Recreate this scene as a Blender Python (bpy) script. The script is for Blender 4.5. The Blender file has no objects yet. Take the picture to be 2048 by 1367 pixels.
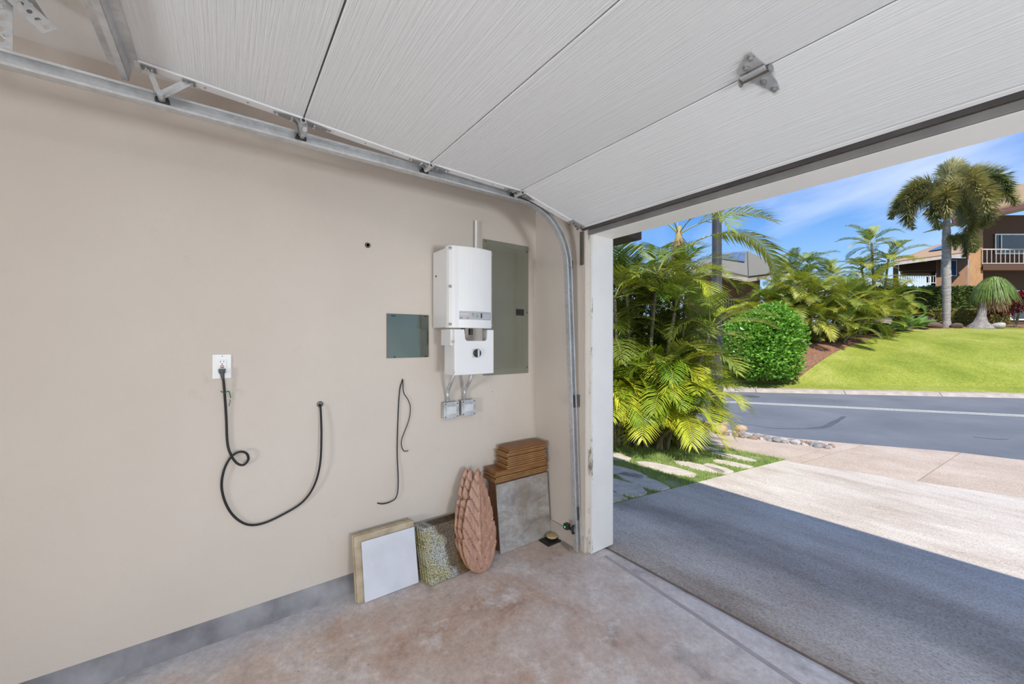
import bpy, bmesh, math, random
from mathutils import Vector, Matrix, Euler
random.seed(7)
PI = math.pi
scn = bpy.context.scene
COL = scn.collection

# ------------------------------------------------------------------ camera
FPX = 789.45                                   # focal length in pixels of a 2048 px wide frame
YAW = math.radians(53.885)
CAM = Vector((2.32, 0.0, 1.40))
cam = bpy.data.cameras.new('camera')
cam.sensor_width = 36.0
cam.lens = 36.0 * FPX / 2048
cam.shift_y = -2.5 / 2048
cam.clip_start = 0.02
cam.clip_end = 500
camo = bpy.data.objects.new('camera', cam)
COL.objects.link(camo)
camo.location = CAM
camo.rotation_euler = (PI / 2, 0, YAW)
scn.camera = camo

# ------------------------------------------------------------------ view, world, sun
scn.view_settings.view_transform = 'Standard'
scn.view_settings.look = 'None'
scn.view_settings.gamma = 1
scn.view_settings.use_curve_mapping = False
scn.view_settings.exposure = 0.0

wd = bpy.data.worlds.new('sky'); scn.world = wd; wd.use_nodes = True
wt = wd.node_tree; wt.nodes.clear()
def wn(t, **k):
    n = wt.nodes.new(t)
    for a, b in k.items(): setattr(n, a, b)
    return n
w_out = wn('ShaderNodeOutputWorld'); w_bg = wn('ShaderNodeBackground'); w_tc = wn('ShaderNodeTexCoord')
w_sep = wn('ShaderNodeSeparateXYZ'); w_ramp = wn('ShaderNodeValToRGB')
w_map = wn('ShaderNodeMapping'); w_no = wn('ShaderNodeTexNoise'); w_cr = wn('ShaderNodeValToRGB'); w_mix = wn('ShaderNodeMixRGB')
wt.links.new(w_tc.outputs['Generated'], w_sep.inputs[0])
wt.links.new(w_sep.outputs['Z'], w_ramp.inputs[0])
e = w_ramp.color_ramp.elements
e[0].position = 0.0; e[0].color = (.55, .70, .84, 1)
e[1].position = 1.0; e[1].color = (.045, .17, .58, 1)
q = e.new(.12); q.color = (.30, .52, .80, 1)
q = e.new(.30); q.color = (.065, .24, .66, 1)
w_map.inputs['Rotation'].default_value = (0.3, 0.5, 0.6)
w_map.inputs['Scale'].default_value = (2.2, 7.0, 5.0)
wt.links.new(w_tc.outputs['Generated'], w_map.inputs[0])
wt.links.new(w_map.outputs[0], w_no.inputs['Vector'])
w_no.inputs['Scale'].default_value = 1.1; w_no.inputs['Detail'].default_value = 6
w_no.inputs['Distortion'].default_value = .6
wt.links.new(w_no.outputs[0], w_cr.inputs[0])
w_cr.color_ramp.elements[0].position = .40; w_cr.color_ramp.elements[0].color = (0, 0, 0, 1)
w_cr.color_ramp.elements[1].position = .85; w_cr.color_ramp.elements[1].color = (.8, .8, .8, 1)
wt.links.new(w_cr.outputs[0], w_mix.inputs[0])
wt.links.new(w_ramp.outputs[0], w_mix.inputs[1]); w_mix.inputs[2].default_value = (.78, .83, .90, 1)
wt.links.new(w_mix.outputs[0], w_bg.inputs[0]); w_bg.inputs[1].default_value = 1.35
wt.links.new(w_bg.outputs[0], w_out.inputs[0])

SUN_DIR = Vector((-0.60, 0.50, -1.0)).normalized()
sl = bpy.data.lights.new('sun', 'SUN'); sl.energy = 5.6; sl.angle = math.radians(.6); sl.color = (1, .955, .88)
so = bpy.data.objects.new('sun', sl); COL.objects.link(so)
so.rotation_euler = SUN_DIR.to_track_quat('-Z', 'Y').to_euler()
so.location = (10, -6, 20)

# ------------------------------------------------------------------ helpers: materials
class NT:
    def __init__(s, name):
        s.m = bpy.data.materials.new(name); s.m.use_nodes = True
        s.t = s.m.node_tree; s.t.nodes.clear()
        s.out = s.n('ShaderNodeOutputMaterial'); s.p = s.n('ShaderNodeBsdfPrincipled')
        s.l(s.p.outputs[0], s.out.inputs[0]); s.tc = s.n('ShaderNodeTexCoord')
    def n(s, t, **k):
        n = s.t.nodes.new(t)
        for a, b in k.items(): setattr(n, a, b)
        return n
    def l(s, a, b): s.t.links.new(a, b)
    def co(s, scale=(1, 1, 1), rot=(0, 0, 0), loc=(0, 0, 0), kind='Object'):
        m = s.n('ShaderNodeMapping'); s.l(s.tc.outputs[kind], m.inputs[0])
        m.inputs['Scale'].default_value = scale; m.inputs['Rotation'].default_value = rot; m.inputs['Location'].default_value = loc
        return m.outputs[0]
    def noise(s, scale, detail=4, co=None, rough=.55, dist=0):
        n = s.n('ShaderNodeTexNoise'); n.inputs['Scale'].default_value = scale; n.inputs['Detail'].default_value = detail
        n.inputs['Roughness'].default_value = rough; n.inputs['Distortion'].default_value = dist
        s.l(co if co is not None else s.co(), n.inputs['Vector']); return n.outputs[0]
    def voro(s, scale, co=None, out='Distance'):
        n = s.n('ShaderNodeTexVoronoi'); n.inputs['Scale'].default_value = scale
        s.l(co if co is not None else s.co(), n.inputs['Vector']); return n.outputs[out]
    def ramp(s, fac, stops):
        r = s.n('ShaderNodeValToRGB'); s.l(fac, r.inputs[0]); el = r.color_ramp.elements
        def c4(c): return (c, c, c, 1) if isinstance(c, (int, float)) else (*c, 1)
        el[0].position, el[0].color = stops[0][0], c4(stops[0][1])
        el[1].position, el[1].color = stops[-1][0], c4(stops[-1][1])
        for p, c in stops[1:-1]:
            q = el.new(p); q.color = c4(c)
        return r.outputs[0]
    def mix(s, fac, a, b, mode='MIX'):
        m = s.n('ShaderNodeMixRGB', blend_type=mode)
        for i, v in enumerate((fac, a, b)):
            if hasattr(v, 'node'): s.l(v, m.inputs[i])
            elif i == 0: m.inputs[0].default_value = v
            else: m.inputs[i].default_value = (*v, 1)
        return m.outputs[0]
    def base(s, v):
        if hasattr(v, 'node'): s.l(v, s.p.inputs['Base Color'])
        else: s.p.inputs['Base Color'].default_value = (*v, 1)
    def bump(s, h, strength=.3, dist=.01):
        b = s.n('ShaderNodeBump'); b.inputs['Strength'].default_value = strength; b.inputs['Distance'].default_value = dist
        s.l(h, b.inputs['Height']); s.l(b.outputs[0], s.p.inputs['Normal'])
    def set(s, rough=.6, metal=0, spec=.5):
        s.p.inputs['Roughness'].default_value = rough; s.p.inputs['Metallic'].default_value = metal
        s.p.inputs['Specular IOR Level'].default_value = spec; return s.m

def mat(name, c, c2=None, rough=.6, metal=0, scale=8, detail=4, bump=0, bscale=None, stretch=(1, 1, 1), spec=.5, bdist=.004, lo=.35, hi=.65):
    t = NT(name)
    if c2 is None: c2 = tuple(x * .86 for x in c)
    co = t.co(stretch)
    t.base(t.ramp(t.noise(scale, detail, co), [(lo, c2), (hi, c)]))
    if bump: t.bump(t.noise(bscale or scale * 4, 3, co), bump, bdist)
    return t.set(rough, metal, spec)

def leafmat(name, c1, c2, trans=.35, rough=.45):
    t = NT(name)
    oi = t.n('ShaderNodeObjectInfo')
    a = t.mix(oi.outputs['Random'], c1, c2)
    nz = t.ramp(t.noise(6, 2), [(.3, .65), (.7, 1.15)])
    a = t.mix(1.0, a, nz, 'MULTIPLY')
    t.base(a); t.set(rough, 0, .4)
    tr = t.n('ShaderNodeBsdfTranslucent'); t.l(t.mix(1.0, a, (1.25, 1.2, .55), 'MULTIPLY'), tr.inputs[0])
    ms = t.n('ShaderNodeMixShader'); ms.inputs[0].default_value = trans
    t.l(t.p.outputs[0], ms.inputs[1]); t.l(tr.outputs[0], ms.inputs[2]); t.l(ms.outputs[0], t.out.inputs[0])
    return t.m

# ------------------------------------------------------------------ helpers: geometry
class MB:
    def __init__(s): s.v = []; s.f = []; s.mi = []
    def add(s, vs, fs, mi=0):
        o = len(s.v); s.v += [tuple(v) for v in vs]; s.f += [tuple(i + o for i in f) for f in fs]; s.mi += [mi] * len(fs); return s
    def box(s, x0, x1, y0, y1, z0, z1, mi=0):
        vs = [(x, y, z) for x in (x0, x1) for y in (y0, y1) for z in (z0, z1)]
        return s.add(vs, [(0, 1, 3, 2), (4, 6, 7, 5), (0, 4, 5, 1), (2, 3, 7, 6), (0, 2, 6, 4), (1, 5, 7, 3)], mi)
    def obox(s, c, ax, hs, mi=0):
        c = Vector(c); A = [Vector(a) * h for a, h in zip(ax, hs)]
        vs = [c + A[0] * i + A[1] * j + A[2] * k for i in (-1, 1) for j in (-1, 1) for k in (-1, 1)]
        return s.add(vs, [(0, 1, 3, 2), (4, 6, 7, 5), (0, 4, 5, 1), (2, 3, 7, 6), (0, 2, 6, 4), (1, 5, 7, 3)], mi)
    def bar(s, a, b, w, h, up=(0, 0, 1), mi=0):
        a, b = Vector(a), Vector(b); d = (b - a); L = d.length; d.normalize(); u = Vector(up)
        sd = d.cross(u); sd.normalize(); u = sd.cross(d)
        return s.obox((a + b) / 2, (d, sd, u), (L / 2, w / 2, h / 2), mi)
    def prism(s, pts, o, U, V, N, depth, mi=0):
        """polygon pts (u,v) in plane o+u*U+v*V extruded by depth along N"""
        o, U, V, N = Vector(o), Vector(U), Vector(V), Vector(N); n = len(pts)
        a = [o + U * p[0] + V * p[1] for p in pts]; b = [p + N * depth for p in a]
        fs = [tuple(range(n))[::-1], tuple(range(n, 2 * n))] + [(i, (i + 1) % n, n + (i + 1) % n, n + i) for i in range(n)]
        return s.add(a + b, fs, mi)
    def tube(s, pts, r, n=10, caps=True, mi=0):
        pts = [Vector(p) for p in pts]; rs = r if isinstance(r, (list, tuple)) else [r] * len(pts)
        vs = []; fs = []; T0 = None; U = None
        for i, p in enumerate(pts):
            T = (pts[min(i + 1, len(pts) - 1)] - pts[max(i - 1, 0)]).normalized()
            if U is None:
                U = T.orthogonal().normalized()
            else:
                U = (U - T * U.dot(T)).normalized()
            W = T.cross(U)
            vs += [p + (U * math.cos(2 * PI * k / n) + W * math.sin(2 * PI * k / n)) * rs[i] for k in range(n)]
        for i in range(len(pts) - 1):
            for k in range(n):
                fs.append((i * n + k, i * n + (k + 1) % n, (i + 1) * n + (k + 1) % n, (i + 1) * n + k))
        if caps: fs += [tuple(range(n))[::-1], tuple(range((len(pts) - 1) * n, len(pts) * n))]
        return s.add(vs, fs, mi)
    def cyl(s, c, ax, r, h, n=16, mi=0):
        c = Vector(c); ax = Vector(ax).normalized(); return s.tube([c, c + ax * h], r, n, True, mi)
    def lathe(s, prof, c, n=20, mi=0):
        """profile [(r,z)] about vertical axis"""
        return s.tube([(c[0], c[1], c[2] + z) for r, z in prof], [max(r, .0005) for r, z in prof], n, True, mi)
    def sweep(s, prof, path, mi=0):
        """closed profile [(x,n)] swept along path of ((y,z),(ny,nz)); x is world x"""
        n = len(prof); vs = []; fs = []
        for (y, z), (ny, nz) in path: vs += [(px, y + ny * pn, z + nz * pn) for px, pn in prof]
        for i in range(len(path) - 1):
            for k in range(n): fs.append((i * n + k, i * n + (k + 1) % n, (i + 1) * n + (k + 1) % n, (i + 1) * n + k))
        fs += [tuple(range(n))[::-1], tuple(range((len(path) - 1) * n, len(path) * n))]
        return s.add(vs, fs, mi)
    def perforated(s, o, U, V, N, length, width, pitch, hr, t=.002, mi=0):
        """strip with a row of real round holes"""
        o, U, V, N = Vector(o), Vector(U).normalized(), Vector(V).normalized(), Vector(N).normalized()
        k = max(1, int(length / pitch)); pl = length / k; m = 12
        for i in range(k):
            c = o + U * (i + .5) * pl; ou = []; inn = []
            for j in range(m):
                a = 2 * PI * j / m + PI / m; cu, cv = math.cos(a), math.sin(a); q = 1 / max(abs(cu), abs(cv))
                ou.append(c + U * cu * q * pl / 2 + V * cv * q * width / 2); inn.append(c + (U * cu + V * cv) * hr)
            vs = ou + inn + [v + N * t for v in ou] + [v + N * t for v in inn]; fs = []
            for j in range(m):
                j2 = (j + 1) % m
                fs += [(j, j2, m + j2, m + j), (2 * m + j2, 2 * m + j, 3 * m + j, 3 * m + j2), (m + j, m + j2, 3 * m + j2, 3 * m + j), (j2, j, 2 * m + j, 2 * m + j2)]
            s.add(vs, fs, mi)
        return s
    def mesh(s, name, mats, off=(0, 0, 0)):
        me = bpy.data.meshes.new(name)
        me.from_pydata([(v[0] - off[0], v[1] - off[1], v[2] - off[2]) for v in s.v], [], s.f); me.update()
        for m in (mats if isinstance(mats, (list, tuple)) else [mats]): me.materials.append(m)
        if any(s.mi): me.polygons.foreach_set('material_index', s.mi)
        return me
    def base(s):
        xs, ys, zs = zip(*s.v); return Vector(((min(xs) + max(xs)) / 2, (min(ys) + max(ys)) / 2, min(zs)))
    def build(s, name, mats, parent=None, smooth=False, bevel=0, kind=None, label=None, cat=None, group=None, fix=True, seg=2):
        off = s.base() if parent is None else wloc(parent)
        me = s.mesh(name, mats, off)
        if fix:
            bm = bmesh.new(); bm.from_mesh(me); bmesh.ops.recalc_face_normals(bm, faces=bm.faces); bm.to_mesh(me); bm.free()
        o = bpy.data.objects.new(name, me); COL.objects.link(o)
        if parent is None: o.location = off
        else: o.parent = parent
        if smooth:
            for p in me.polygons: p.use_smooth = True
            es = o.modifiers.new('edges', 'EDGE_SPLIT'); es.split_angle = math.radians(40)
        if bevel:
            b = o.modifiers.new('bevel', 'BEVEL'); b.width = bevel; b.segments = seg; b.limit_method = 'ANGLE'; b.angle_limit = math.radians(40)
        return tag(o, label, cat, group, kind)
def wloc(o):
    L = Vector((0, 0, 0))
    while o is not None:
        L = L + o.location; o = o.parent
    return L
def tag(o, label=None, cat=None, group=None, kind=None):
    if label: o['label'] = label
    if cat: o['category'] = cat
    if group: o['group'] = group
    if kind: o['kind'] = kind
    return o
def thing(name, loc, label, cat, group=None):
    o = bpy.data.objects.new(name, None); COL.objects.link(o); o.location = loc; o.empty_display_size = .05
    return tag(o, label, cat, group)
def inst(me, name, parent, loc=(0, 0, 0), rot=(0, 0, 0), sc=1):
    o = bpy.data.objects.new(name, me); COL.objects.link(o); o.parent = parent
    o.location = loc; o.rotation_euler = rot; o.scale = (sc, sc, sc) if isinstance(sc, (int, float)) else sc
    return o
def text(name, body, size, mtl, parent, o, U, V, extr=.0004):
    cu = bpy.data.curves.new(name, 'FONT'); cu.body = body; cu.size = size; cu.extrude = extr; cu.resolution_u = 2
    tmp = bpy.data.objects.new(name, cu); COL.objects.link(tmp)
    me = bpy.data.meshes.new_from_object(tmp.evaluated_get(bpy.context.evaluated_depsgraph_get()))
    bpy.data.objects.remove(tmp); bpy.data.curves.remove(cu)
    me.materials.clear(); me.materials.append(mtl)
    U, V = Vector(U).normalized(), Vector(V).normalized(); N = U.cross(V)
    M = Matrix((U, V, N)).transposed().to_4x4(); M.translation = Vector(o) - wloc(parent)
    me.transform(M)
    ob = bpy.data.objects.new(name, me); COL.objects.link(ob); ob.parent = parent
    return ob
def smooth_path(pts, k=6):
    P = [Vector(p) for p in pts]; out = []
    for i in range(len(P) - 1):
        p0, p1, p2, p3 = P[max(i - 1, 0)], P[i], P[i + 1], P[min(i + 2, len(P) - 1)]
        for j in range(k):
            t = j / k
            out.append(.5 * ((2 * p1) + (-p0 + p2) * t + (2 * p0 - 5 * p1 + 4 * p2 - p3) * t * t + (-p0 + 3 * p1 - 3 * p2 + p3) * t ** 3))
    out.append(P[-1]); return out
FW = Vector((-math.sin(YAW), math.cos(YAW), 0)); RT = Vector((FW.y, -FW.x, 0))
def at(px, py, D):
    """point seen at photo pixel (px,py), D metres ahead of the photographer"""
    return CAM + (FW + RT * ((px - 1024) / FPX) + Vector((0, 0, (681 - py) / FPX))) * D
ORD = ['topmost', 'second', 'third', 'fourth', 'fifth', 'sixth', 'seventh', 'eighth', 'ninth', 'tenth', 'eleventh', 'twelfth']

# ------------------------------------------------------------------ materials
def m_wall():
    t = NT('painted_drywall')
    a = t.ramp(t.noise(1.1, 5), [(.3, (.575, .51, .445)), (.7, (.625, .56, .495))])
    sp = t.ramp(t.voro(3.1, t.co((1, 1, 1), loc=(.3, .7, .2))), [(.008, .35), (.014, 1.0)])
    st = t.ramp(t.noise(2.6, 8, rough=.7), [(.26, .88), (.36, 1.0)])
    a = t.mix(1, t.mix(1, a, sp, 'MULTIPLY'), st, 'MULTIPLY'); t.base(a)
    t.bump(t.noise(140, 3), .22, .004); return t.set(.75, 0, .25)
def m_floor():
    t = NT('stained_concrete_slab')
    g = t.n('ShaderNodeNewGeometry'); sx = t.n('ShaderNodeSeparateXYZ'); t.l(g.outputs['Position'], sx.inputs[0]); P_ = g.outputs['Position']
    def sh(v, loc):
        m = t.n('ShaderNodeMapping'); t.l(P_, m.inputs[0]); m.inputs['Location'].default_value = loc; m.inputs['Scale'].default_value = v; return m.outputs[0]
    c = t.ramp(t.noise(1.7, 9, sh((1, 1, 1), (2, 3, 0)), .68, .5), [(.30, (.235, .130, .085)), (.42, (.335, .215, .160)), (.54, (.39, .285, .235)), (.68, (.46, .385, .355))])
    wh = t.ramp(t.noise(4.5, 9, sh((1, 1, 1), (4, 2, 0)), .75), [(.54, 0), (.68, .6)])
    c = t.mix(wh, c, (.55, .485, .46))
    def lin_(expr):                                  # a*x + b*y + k*noise + c
        a_, b_, k_, c0 = expr
        m1 = t.n('ShaderNodeMath', operation='MULTIPLY_ADD'); t.l(sx.outputs[0], m1.inputs[0]); m1.inputs[1].default_value = a_; m1.inputs[2].default_value = c0
        m2 = t.n('ShaderNodeMath', operation='MULTIPLY_ADD'); t.l(sx.outputs[1], m2.inputs[0]); m2.inputs[1].default_value = b_; t.l(m1.outputs[0], m2.inputs[2])
        m3 = t.n('ShaderNodeMath', operation='MULTIPLY_ADD'); t.l(t.noise(2.6, 7, sh((1, 1, 1), (7, 1, 0)), .65), m3.inputs[0]); m3.inputs[1].default_value = k_; t.l(m2.outputs[0], m3.inputs[2])
        return m3.outputs[0]
    # dust and laitance: grey towards the driveway, pale lavender along the foot of the wall
    c = t.mix(t.ramp(lin_((.16, .42, .9, -.95)), [(.18, 0), (.62, .85)]), c, (.43, .355, .32))
    c = t.mix(t.ramp(lin_((-2.2, -.12, 1.1, .02)), [(.0, 0), (.35, .75)]), c, (.36, .33, .34))
    dk = t.ramp(t.noise(2.4, 8, sh((1, 1, 1), (9, 1, 0)), .66), [(.30, .55), (.43, 1.0)])
    sp = t.ramp(t.voro(8, sh((1, 1, 1), (1, 5, 0))), [(.022, .5), (.034, 1)])
    fine = t.mix(1, t.ramp(t.noise(34, 7, P_, .8), [(.3, .76), (.7, 1.17)]), t.ramp(t.noise(9, 7, sh((1, 1, 1), (3, 8, 0)), .75), [(.3, .84), (.7, 1.12)]), 'MULTIPLY')
    c = t.mix(1, t.mix(1, t.mix(1, c, dk, 'MULTIPLY'), sp, 'MULTIPLY'), fine, 'MULTIPLY'); c = t.mix(1, c, (1.55, 1.74, 1.85), 'MULTIPLY'); t.base(c)
    t.bump(t.noise(40, 5, P_), .12, .004)
    t.l(t.ramp(t.noise(3, 4, P_), [(.3, .42), (.7, .68)]), t.p.inputs['Roughness'])
    t.p.inputs['Specular IOR Level'].default_value = .3; return t.m
def m_drive():
    t = NT('exposed_aggregate_concrete')
    g = t.n('ShaderNodeNewGeometry'); P_ = g.outputs['Position']; sx = t.n('ShaderNodeSeparateXYZ'); t.l(P_, sx.inputs[0])
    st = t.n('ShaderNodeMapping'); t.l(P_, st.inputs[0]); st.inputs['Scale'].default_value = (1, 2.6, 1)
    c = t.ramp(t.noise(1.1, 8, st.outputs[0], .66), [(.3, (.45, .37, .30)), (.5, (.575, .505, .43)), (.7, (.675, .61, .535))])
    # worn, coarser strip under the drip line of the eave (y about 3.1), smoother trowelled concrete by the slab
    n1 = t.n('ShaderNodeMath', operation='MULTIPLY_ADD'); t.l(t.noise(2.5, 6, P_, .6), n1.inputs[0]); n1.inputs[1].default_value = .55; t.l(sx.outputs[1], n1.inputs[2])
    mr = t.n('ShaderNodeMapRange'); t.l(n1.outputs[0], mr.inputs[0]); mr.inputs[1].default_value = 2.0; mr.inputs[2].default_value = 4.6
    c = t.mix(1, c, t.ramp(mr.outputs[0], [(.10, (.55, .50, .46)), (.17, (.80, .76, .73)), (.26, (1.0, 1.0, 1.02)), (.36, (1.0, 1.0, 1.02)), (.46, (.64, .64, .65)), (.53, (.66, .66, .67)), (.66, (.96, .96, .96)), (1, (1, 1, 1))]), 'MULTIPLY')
    ag = t.ramp(t.noise(85, 3, P_, .75), [(.34, .62), (.5, 1.0), (.68, 1.22)])
    ag2 = t.ramp(t.noise(34, 4, st.outputs[0], .8), [(.3, .86), (.7, 1.10)])
    c = t.mix(1, t.mix(1, c, ag, 'MULTIPLY'), ag2, 'MULTIPLY'); t.base(c)
    t.bump(t.noise(95, 3, P_), .22, .005); return t.set(.8, 0, .25)
def m_apron():
    t = NT('pink_aggregate_pavement')
    c = t.ramp(t.noise(1.4, 6, rough=.6), [(.3, (.47, .36, .275)), (.7, (.61, .50, .405))])
    c = t.mix(1, c, t.ramp(t.noise(60, 3, rough=.7), [(.34, .62), (.66, 1.2)]), 'MULTIPLY'); t.base(c)
    t.bump(t.noise(65, 3), .3, .006); return t.set(.85, 0, .2)
def m_road():
    t = NT('asphalt')
    c = t.ramp(t.noise(.5, 6, rough=.6), [(.3, (.125, .133, .150)), (.7, (.185, .192, .21))])
    c = t.mix(1, c, t.ramp(t.noise(90, 2), [(.3, .8), (.7, 1.2)]), 'MULTIPLY'); t.base(c)
    t.bump(t.noise(80, 2), .25, .005); return t.set(.8, 0, .3)
def m_lawn(name, g1, g2, g3, sc=1.0):
    t = NT(name)
    c = t.ramp(t.noise(.55 * sc, 6, rough=.6), [(.30, g1), (.5, g2), (.72, g3)])
    c = t.mix(1, c, t.ramp(t.noise(16 * sc, 4, t.co((1, 1, 1)), rough=.75), [(.3, .62), (.7, 1.25)]), 'MULTIPLY'); t.base(c)
    t.bump(t.noise(22 * sc, 3, rough=.7), .6, .05); return t.set(.9, 0, .15)
def m_doorskin():
    t = NT('embossed_steel_door_skin')
    co = t.co((2.0, 95, 95)); t.base(t.mix(.3, (.745, .755, .755), t.ramp(t.noise(1.5, 2), [(.3, (.69, .70, .70)), (.7, (.77, .78, .785))])))
    t.bump(t.noise(1.6, 4, co, rough=.6, dist=.35), .65, .006); return t.set(.5, 0, .35)
def m_granite():
    t = NT('speckled_granite')
    a = t.ramp(t.noise(150, 5, rough=.8), [(.40, (.02, .02, .022)), (.47, (.20, .19, .175)), (.55, (.50, .49, .42)), (.65, (.60, .59, .57))])
    y = t.ramp(t.noise(9, 3), [(.42, (1, 1, 1)), (.62, (.92, .85, .45))])
    sx = t.n('ShaderNodeSeparateXYZ'); t.l(t.co(), sx.inputs[0])
    m1 = t.n('ShaderNodeMath', operation='MULTIPLY_ADD'); t.l(t.noise(7, 4), m1.inputs[0]); m1.inputs[1].default_value = .22
    m2 = t.n('ShaderNodeMath', operation='MULTIPLY_ADD'); t.l(sx.outputs[2], m2.inputs[0]); m2.inputs[1].default_value = .28; t.l(sx.outputs[1], m2.inputs[2]); t.l(m2.outputs[0], m1.inputs[2])
    d = t.ramp(m1.outputs[0], [(.10, (1, 1, 1)), (.14, (.34, .22, .11))])
    t.base(t.mix(1, t.mix(1, a, y, 'MULTIPLY'), d, 'MULTIPLY')); return t.set(.3, 0, .5)
def m_marble():
    t = NT('grey_marble')
    v = t.noise(4.5, 9, t.co((1, 1, 2.0), rot=(.5, 0, 0)), rough=.68, dist=.45)
    c = t.ramp(v, [(.3, (.17, .165, .16)), (.42, (.29, .285, .28)), (.5, (.40, .385, .37)), (.58, (.30, .275, .25)), (.7, (.46, .47, .49))])
    br = t.ramp(t.noise(3.1, 7, t.co((1, 1, 1), loc=(1, 2, 3)), .7), [(.42, 0), (.62, .75)])
    t.base(t.mix(br, c, (.215, .165, .125))); return t.set(.35, 0, .5)
def m_wood(name, c1, c2, along='z', sc=1.0, rough=.45):
    t = NT(name); st = {'x': (2, 30, 30), 'y': (30, 2, 30), 'z': (30, 30, 2)}[along]
    v = t.noise(2.2 * sc, 5, t.co(st), rough=.65, dist=.5)
    t.base(t.ramp(v, [(.3, c2), (.7, c1)])); t.bump(v, .08, .002); return t.set(rough, 0, .4)
def m_galv(name='galvanised_steel', c=(.62, .625, .63), rough=.40):
    t = NT(name); v = t.voro(60, out='Color'); w = t.noise(9, 4, rough=.7)
    a = t.mix(.5, t.ramp(v, [(.2, tuple(x * .8 for x in c)), (.8, c)]), t.ramp(w, [(.3, tuple(x * .62 for x in c)), (.65, c)]))
    t.base(a); t.bump(w, .05, .002); return t.set(rough, .55, .5)
def m_weather():
    t = NT('weathered_white_paint')
    v = t.noise(7, 7, t.co((1, 1, .35)), rough=.75)
    t.base(t.ramp(v, [(.385, (.10, .085, .075)), (.43, (.32, .28, .24)), (.465, (.66, .64, .60)), (.8, (.74, .725, .70))]))
    t.bump(v, .15, .004); return t.set(.65, 0, .3)
def glass(name, c=(.03, .04, .05)):
    t = NT(name); t.base(t.mix(.2, c, t.ramp(t.noise(1, 2), [(.4, c), (.6, tuple(min(1, x * 2.2) for x in c))]))); return t.set(.05, 0, .8)

M = {}
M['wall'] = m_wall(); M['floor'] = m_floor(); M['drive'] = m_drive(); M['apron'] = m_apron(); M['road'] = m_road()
M['joint'] = mat('dirty_joint_filler', (.24, .18, .145), (.13, .095, .08), rough=.9, scale=6, detail=7, bump=.3)
M['seal_mark'] = mat('grey_rubbed_mark', (.36, .325, .32), (.44, .385, .36), rough=.8, scale=14, detail=6)
M['ceil'] = mat('ceiling_paint', (.86, .84, .815), rough=.8, scale=2, bump=.15, bscale=120)
M['stem_wall'] = mat('bare_concrete_stem', (.36, .355, .375), (.12, .118, .13), rough=.85, scale=4, detail=9, bump=.3, bscale=30, lo=.32, hi=.66)
M['curb_paint'] = mat('painted_concrete', (.56, .50, .44), (.42, .36, .31), rough=.75, scale=5, bump=.2)
M['white_trim'] = mat('white_trim_paint', (.74, .715, .675), (.69, .665, .62), rough=.55, scale=3, bump=.03)
M['header_trim_lit'] = mat('white_trim_lit', (.88, .86, .82), (.84, .815, .775), rough=.55, scale=3, bump=.03)  # white trim made lighter, driveway bounce put into the header's colour
M['old_trim'] = m_weather()
M['grey_trim'] = mat('grey_vinyl_stop', (.22, .205, .20), (.17, .16, .155), rough=.6, scale=6)
M['door'] = m_doorskin()
M['stile'] = mat('smooth_white_steel', (.76, .755, .745), (.70, .695, .685), rough=.4, scale=4)
M['galv'] = m_galv(); M['dull'] = m_galv('dull_zinc', (.36, .355, .345), .5); M['dark_steel'] = m_galv('oily_dark_steel', (.17, .155, .14), .45)
M['bolt'] = mat('bright_zinc_bolt', (.72, .72, .70), rough=.3, metal=.85, scale=30)
M['rubber'] = mat('black_rubber', (.018, .018, .019), (.012, .012, .012), rough=.5, scale=20, spec=.4)
M['nylon'] = mat('black_roller_nylon', (.03, .028, .026), rough=.45, scale=30)
M['seal'] = mat('dark_vinyl_seal', (.085, .075, .075), (.05, .045, .045), rough=.7, scale=5)
M['inv'] = mat('white_powder_coat', (.74, .735, .725), (.71, .705, .695), rough=.38, scale=3, bump=.03, bscale=300)
M['inv_grey'] = mat('light_grey_plastic', (.60, .61, .62), rough=.45, scale=6)
M['strip'] = mat('grey_label_strip', (.40, .405, .42), (.38, .385, .40), rough=.4, scale=4)
M['lcd'] = mat('green_grey_display', (.46, .47, .43), (.22, .23, .21), rough=.2, scale=60)
M['black'] = mat('black_plastic', (.02, .02, .021), rough=.4, scale=20)
M['ink'] = mat('dark_ink', (.06, .06, .07), rough=.6, scale=20); M['pale_ink'] = mat('pale_ink', (.66, .66, .68), rough=.6, scale=20)
M['red'] = mat('red_print', (.55, .04, .03), rough=.5, scale=20)
M['panel'] = mat('olive_grey_enamel', (.215, .215, .165), (.19, .19, .145), rough=.38, scale=3, bump=.04, bscale=150)
M['plate'] = mat('dark_green_glossy_enamel', (.16, .18, .155), (.13, .15, .125), rough=.13, metal=.75, scale=3, spec=.9)
M['outlet'] = mat('white_outlet_plastic', (.84, .84, .83), (.81, .81, .80), rough=.35, scale=5)
M['plug'] = mat('grey_plug_plastic', (.075, .072, .072), rough=.5, scale=15)
M['green'] = mat('green_tie', (.015, .13, .03), rough=.4, scale=20)
M['jbox'] = mat('stamped_steel_box', (.62, .62, .61), (.40, .40, .39), rough=.42, metal=.6, scale=18, detail=6)
M['granite'] = m_granite(); M['marble'] = m_marble()
M['whitetile'] = mat('pale_grey_tile', (.64, .65, .71), (.56, .57, .62), rough=.4, scale=6, detail=7)
M['tantile'] = mat('tan_travertine_tile', (.47, .385, .265), (.33, .25, .155), rough=.45, scale=14, detail=8)
M['plank'] = m_wood('brown_laminate_plank', (.29, .125, .042), (.17, .065, .02), 'y')
M['plank_edge'] = m_wood('light_plank_core', (.36, .19, .07), (.12, .052, .018), 'y', 2)
M['koa'] = m_wood('reddish_carved_wood', (.47, .275, .19), (.28, .135, .085), 'z', .9, .35)
M['carton'] = mat('brown_carton', (.26, .12, .06), (.18, .08, .04), rough=.8, scale=10)
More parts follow.
